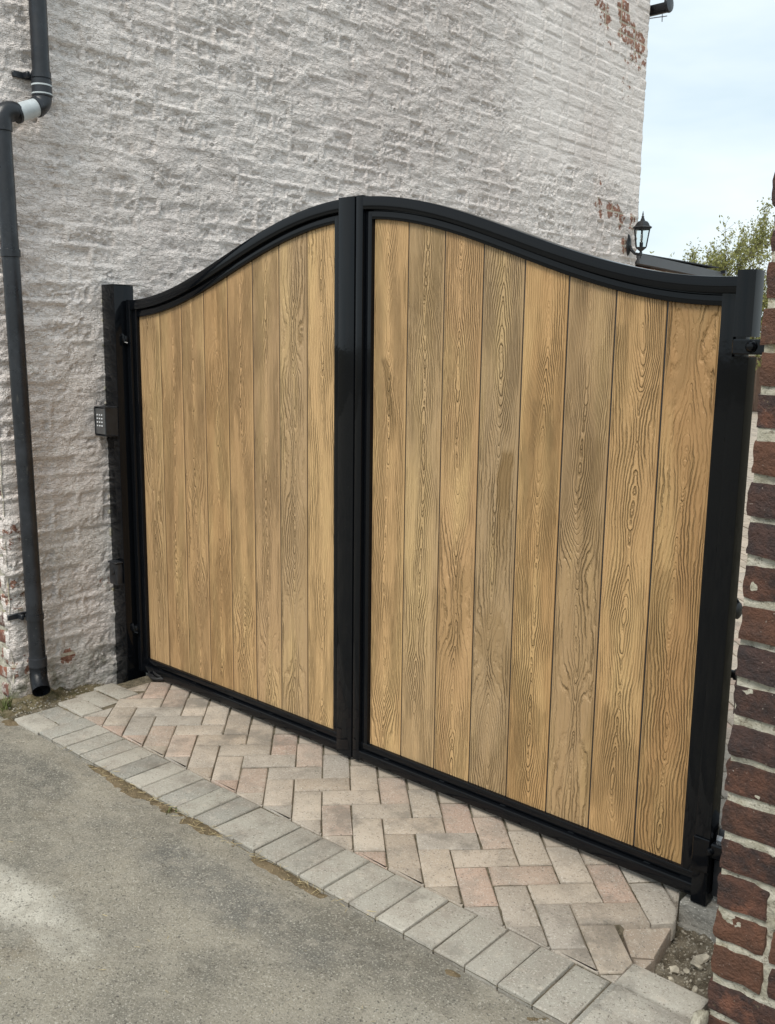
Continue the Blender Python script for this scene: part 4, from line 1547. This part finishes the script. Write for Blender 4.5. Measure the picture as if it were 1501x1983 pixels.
# ------------------------------------------------------------------ wall lantern
LX, LY, LZ = -.035, 4.745, 2.29
lan = thing('wall_lantern', 'black six sided wall lantern on a curved arm at the far corner of the house', 'lantern', (LX, LY, LZ))
def ladd(nm, fn, mat=M['lamp'], ang=30):
    b = bmesh.new(); fn(b)
    return link(nm, bm_mesh(nm, b, ang), mat, lan)
ladd('back_plate', lambda b: add_lathe(b, [(.0, .020), (.018, .018), (.030, .008), (.034, .0)], (0, 0, 0), 16, 'x'))
bp = lan.children[-1]
bp.data.transform(Matrix.Diagonal((1, 1, 2.6, 1)))
bp.location = (WX + .006 - LX, 4.775 - LY, .085)
ladd('arm', lambda b: add_tube(b, [(WX + .02 - LX, .03, .075), (-.10, .028, .045), (-.06, .018, .012), (-.02, .006, .000), (0, 0, .010)], [.016, .013, .011, .010, .011], 10))
ladd('drop_finial', lambda b: add_lathe(b, [(.002, -.030), (.007, -.024), (.005, -.014), (.012, -.006), (.012, .016), (.007, .03)], n=12))
ladd('base', lambda b: add_lathe(b, [(.010, .025), (.030, .040), (.046, .052), (.046, .058)], n=6))
ladd('roof', lambda b: add_lathe(b, [(.080, .205), (.086, .209), (.064, .222), (.058, .236), (.044, .253), (.022, .262), (.014, .282), (.0105, .287)], n=6), ang=20)
ladd('finial', lambda b: add_lathe(b, [(.008, .286), (.012, .292), (.008, .300), (.0045, .305), (.007, .312), (.004, .322), (.0015, .338)], n=12))
ladd('rim', lambda b: add_lathe(b, [(.066, .193), (.070, .197), (.070, .2045), (.06, .2045)], n=6))
for i in range(6):
    a = math.pi / 3 * i
    ladd('glazing_bar', lambda b: add_tube(b, [(.044 * math.cos(a), .044 * math.sin(a), .057), (.066 * math.cos(a), .066 * math.sin(a), .196)], .0048, 6))
    a2 = a + math.pi / 3
    b = bmesh.new()
    q = [Vector((.041 * math.cos(a), .041 * math.sin(a), .060)), Vector((.041 * math.cos(a2), .041 * math.sin(a2), .060)), Vector((.062 * math.cos(a2), .062 * math.sin(a2), .193)), Vector((.062 * math.cos(a), .062 * math.sin(a), .193))]
    nrm_ = (q[1] - q[0]).cross(q[2] - q[0]).normalized() * .002
    f1 = [b.verts.new(v) for v in q]; f2 = [b.verts.new(v - nrm_) for v in q]
    b.faces.new(f1); b.faces.new(f2[::-1])
    for k_ in range(4):
        b.faces.new((f1[k_], f2[k_], f2[(k_ + 1) % 4], f1[(k_ + 1) % 4]))
    link('pane', bm_mesh('pane', b), M['glass'], lan)
ladd('lamp_holder', lambda b: add_lathe(b, [(.012, .058), (.014, .07), (.014, .095), (.009, .098)], n=12))
ladd('bulb', lambda b: add_lathe(b, [(.007, .098), (.010, .104), (.010, .150), (.006, .158), (.001, .160)], n=12), M['bulb'], 60)

# ------------------------------------------------------------------ things beyond the yard
fen = thing('fence', 'brown boarded fence at the far end of the paved yard', 'fence', (-5.4, 22, 0))
for i in range(26):
    xb = -2.2 + i * .17
    box_obj('fence_board', M['fence'], fen, xb, xb + .163, -.01 + .006 * (i % 2), .012 + .006 * (i % 2), .02, 1.36 + random.uniform(-.01, .01), .003)
box_obj('capping_rail', M['fence'], fen, -2.25, 2.25, -.03, .04, 1.375, 1.42, .005)
box_obj('gravel_board', M['fence'], fen, -2.25, 2.25, .013, .03, -.02, .25)
fh = thing('brick_house', 'pale brick house with a tiled gable seen beyond the brick pillar', 'house', (-5.2, 25, 0))
bm = bmesh.new()
gx0, gx1, ez, rz = -.62, 6.0, 3.62, 6.4
pts_ = [(gx0, -.2), (gx1, -.2), (gx1, ez), ((gx0 + gx1) / 2, rz), (gx0, ez)]
A_ = [bm.verts.new((a, 0, b)) for a, b in pts_]; B_ = [bm.verts.new((a, 7, b)) for a, b in pts_]
bm.faces.new(A_); bm.faces.new(B_[::-1])
for i in range(5):
    bm.faces.new((A_[i], B_[i], B_[(i + 1) % 5], A_[(i + 1) % 5]))
link('wall', bm_mesh('wall', bm), M['buff'], fh)
box_obj('plinth', M['orange'], fh, gx0 - .01, gx1 + .01, -.02, 7.0, -.2, 2.55)
for s0, s1 in (((gx0 - .18, ez - .13), ((gx0 + gx1) / 2, rz + .02)), ((gx1 + .18, ez - .13), ((gx0 + gx1) / 2, rz + .02))):
    bm = bmesh.new()
    vs = []
    for yy in (-.10, 7.2):
        for (a, b) in (s0, s1):
            vs += [bm.verts.new((a, yy, b)), bm.verts.new((a, yy, b + .10))]
    for f in ((0, 2, 3, 1), (4, 5, 7, 6), (0, 1, 5, 4), (2, 6, 7, 3), (1, 3, 7, 5), (0, 4, 6, 2)):
        bm.faces.new([vs[i] for i in f])
    link('roof', bm_mesh('roof', bm), M['tile'], fh)
for s0, s1 in (((gx0 - .2, ez - .16), ((gx0 + gx1) / 2, rz - .02)),):
    bm = bmesh.new()
    vs = []
    for yy in (-.14, -.105):
        for (a, b) in (s0, s1):
            vs += [bm.verts.new((a, yy, b)), bm.verts.new((a, yy, b + .14))]
    for f in ((0, 2, 3, 1), (4, 5, 7, 6), (0, 1, 5, 4), (2, 6, 7, 3), (1, 3, 7, 5), (0, 4, 6, 2)):
        bm.faces.new([vs[i] for i in f])
    link('bargeboard', bm_mesh('bargeboard', bm), mat_plain('cream_bargeboard', (.50, .42, .33), .7), fh)

# airy young tree
tr = thing('tree', 'airy light green tree rising behind the gate beyond the yard', 'tree', (-5.70, 20.5, -.14))
tr.scale = (.62, .62, .76)
rt_ = random.Random(5)
bmw = bmesh.new()
tips = []
def branch(p, d, L, r, lev):
    pts = [p]; rr_ = [r]
    n = 5
    for i in range(n):
        d = (d + Vector((rt_.gauss(0, .13), rt_.gauss(0, .13), rt_.gauss(0.03, .08)))).normalized()
        p = p + d * (L / n)
        pts.append(p); rr_.append(r * (1 - .75 * (i + 1) / n))
        if lev < 3 and i >= 1:
            for _ in range(2 if lev else 3):
                ax = Vector((rt_.gauss(0, 1), rt_.gauss(0, 1), rt_.gauss(0, .5))).normalized()
                dd = (d + ax * .95).normalized()
                branch(p, dd, L * rt_.uniform(.34, .58), r * .45, lev + 1)
        if lev >= 2:
            tips.append((p.copy(), d.copy()))
    add_tube(bmw, pts, rr_, 5 if lev else 10, False)
branch(Vector((0, 0, 0)), Vector((.02, 0, 1)), 3.6, .07, 0)
branch(Vector((.25, .1, 0)), Vector((.16, 0, 1)), 3.3, .06, 0)
branch(Vector((-.1, .1, 0)), Vector((-.16, 0, 1)), 2.9, .05, 0)
branch(Vector((.15, .1, .2)), Vector((.10, .1, 1)), 4.3, .06, 0)
link('trunk', bm_mesh('trunk', bmw, 60), M['bark'], tr)
LV = []; LF = []
for (p, d) in tips:
    if p.z < 1.6:
        continue
    for _ in range(rt_.randint(1, 3)):
        c = p + Vector((rt_.gauss(0, .07), rt_.gauss(0, .07), rt_.gauss(-.02, .07)))
        a = Vector((rt_.gauss(0, 1), rt_.gauss(0, 1), rt_.gauss(-.4, .7))).normalized()
        b = a.cross(Vector((rt_.gauss(0, 1), rt_.gauss(0, 1), rt_.gauss(0, 1)))).normalized()
        l_ = rt_.uniform(.040, .075); w_ = l_ * .42
        i = len(LV)
        LV += [c - a * l_, c + b * w_, c + a * l_, c - b * w_]
        LF.append((i, i + 1, i + 2, i + 3))
lm = bpy.data.meshes.new('crown'); lm.from_pydata([tuple(v) for v in LV], [], LF)
link('crown', lm, M['leaf'], tr)
print('tree leaves', len(LF), 'height', max(v.z for v in LV), min(v.x for v in LV), max(v.x for v in LV))

# ------------------------------------------------------------------ loose small things
def chip_mesh(name, seed, sub=2):
    bm = bmesh.new()
    bmesh.ops.create_icosphere(bm, subdivisions=sub, radius=1.0)
    rs = random.Random(seed)
    cuts = [Vector((rs.gauss(0, 1), rs.gauss(0, 1), rs.gauss(0, 1))).normalized() for _ in range(7)]
    ds = [rs.uniform(.45, .85) for _ in cuts]
    for v in bm.verts:
        for nn, d in zip(cuts, ds):
            k_ = v.co.dot(nn) - d
            if k_ > 0:
                v.co -= nn * k_
    return bm_mesh(name, bm, 25)


stones = [chip_mesh('stone', 40 + i) for i in range(5)]
for me in stones:
    me.materials.append(M['stone'])
spots = [(2.762, -.200, .017, .030, 'pale flat stone lying in the dug hole nearest the kerb'), (2.762, -.165, .014, .022, None), (2.772, -.238, .018, .018, None), (2.722, -.262, .020, .017, None),
         (2.770, -.335, .026, .019, None), (2.752, -.338, .014, .013, None), (2.758, -.352, .010, .020, None), (2.812, -.318, .010, .022, None), (2.704, -.235, .012, .012, None),
         (2.790, -.290, .010, .012, None), (2.735, -.300, .011, .009, None), (2.744, -.232, .010, .009, None)]
for i, (a, b, r1_, r2_, _) in enumerate(spots):
    o = link('stone', stones[i % 5], None, None, (a, b, float(hole_z(np.array([a]), np.array([b]))[0]) + min(r1_, r2_) * .45))
    o.scale = (r1_, r2_, min(r1_, r2_) * .75)
    o.rotation_euler = (random.uniform(-.4, .4), random.uniform(-.4, .4), random.uniform(0, 6.28))
    tag(o, 'pale broken stone lying in the dug hole beside the brick pillar', 'stone', 'stones in the dug hole')


def scatter(name, mat, n, place, size, seed, kind='chip'):
    rs = random.Random(seed)
    src = chip_mesh('chip', seed, 1)
    sv = np.array([v.co[:] for v in src.vertices]); sf = np.array([p.vertices[:] for p in src.polygons])
    Vs, Fs = [], []
    for i in range(n):
        p = place(rs)
        s = rs.uniform(*size)
        a = rs.uniform(0, 6.28)
        q = sv * np.array([s, s * rs.uniform(.5, 1), s * rs.uniform(.4, .8)])
        if kind == 'straw':
            q = sv * np.array([s, s * .06, s * .045])
        ca, sa = math.cos(a), math.sin(a)
        q = np.stack([q[:, 0] * ca - q[:, 1] * sa, q[:, 0] * sa + q[:, 1] * ca, q[:, 2]], 1) + np.array(p)
        Vs.append(q); Fs.append(sf + i * len(sv))
    o = link(name, mesh_np(name, np.concatenate(Vs), np.concatenate(Fs)), mat)
    o['kind'] = 'stuff'
    return o


def on_hole(rs):
    a, b = rs.uniform(2.56, 2.9), rs.uniform(-.40, -.04)
    return (a, b, float(hole_z(np.array([a]), np.array([b]))[0]) + .001)


o = scatter('gravel', M['gravel'], 900, on_hole, (.0015, .007), 3)
tag(o, 'small loose gravel on the soil of the dug hole', 'gravel')


def on_drive(rs):
    a, b = rs.uniform(-.4, 3.0), -.70 - abs(rs.gauss(0, .45))
    return (a, b, float(drive_z(np.array([a]), np.array([b]))[0]) + .0006)


o = scatter('grit', M['gravel'], 1400, on_drive, (.0008, .0030), 9)
tag(o, 'fine grit scattered over the worn concrete driveway', 'grit')


def on_edge(rs):
    a = rs.triangular(.3, 2.2, 1.2); b = -.700 + rs.gauss(0, .012)
    return (a, b, .0005 + rs.uniform(-.004, .003))


o = scatter('straw', M['straw'], 170, on_edge, (.006, .022), 12, 'straw')
tag(o, 'dry straw bits caught along the outer edge of the grey blocks', 'straw')


def on_open(rs):
    a, b = rs.uniform(.2, 2.8), rs.uniform(-1.6, -.72)
    return (a, b, float(drive_z(np.array([a]), np.array([b]))[0]) + .002)


o = scatter('straw', M['straw'], 46, on_open, (.006, .016), 15, 'straw')
tag(o, 'odd wisps of dry straw lying on the open concrete driveway', 'straw')


def on_joint(rs):
    a = rs.uniform(-.1, .15); b = rs.uniform(-.66, -.2)
    return (a - .05, b, -.012 + rs.uniform(0, .01))


o = scatter('rubble', M['gravel'], 260, on_joint, (.002, .008), 18)
tag(o, 'crumbs of old mortar along the foot of the painted wall', 'rubble')

# weeds at the corner of the house
def tuft(loc, n, hmax, seed, label):
    rs = random.Random(seed)
    Vt, Ft = [], []
    for i in range(n):
        a = rs.uniform(0, 6.28); h_ = rs.uniform(.4, 1) * hmax; sp_ = rs.uniform(.2, .9) * h_
        bx, by = rs.gauss(0, .012), rs.gauss(0, .012)
        wv = .0022
        px_, py_ = -math.sin(a) * wv, math.cos(a) * wv
        pts = [(bx, by, 0), (bx + math.cos(a) * sp_ * .3, by + math.sin(a) * sp_ * .3, h_ * .6), (bx + math.cos(a) * sp_, by + math.sin(a) * sp_, h_)]
        j = len(Vt)
        Vt += [(pts[0][0] - px_, pts[0][1] - py_, pts[0][2]), (pts[0][0] + px_, pts[0][1] + py_, pts[0][2]),
               (pts[1][0] + px_, pts[1][1] + py_, pts[1][2]), (pts[1][0] - px_, pts[1][1] - py_, pts[1][2]), pts[2]]
        Ft += [(j, j + 1, j + 2, j + 3), (j + 3, j + 2, j + 4)]
    me = bpy.data.meshes.new('grass_tuft'); me.from_pydata(Vt, [], Ft)
    o = link('grass_tuft', me, M['weed'], None, loc)
    tag(o, label, 'weed')


tuft((-.13, -.640, -.02), 26, .075, 1, 'small grass tuft at the foot of the house corner below the drainpipe')
tuft((-.30, -.66, -.02), 18, .05, 2, 'low weed left of the house corner by the bare bricks')
tuft((1.15, -.70, -.012), 9, .028, 3, 'tiny dry grass sprig at the edge of the grey blocks')
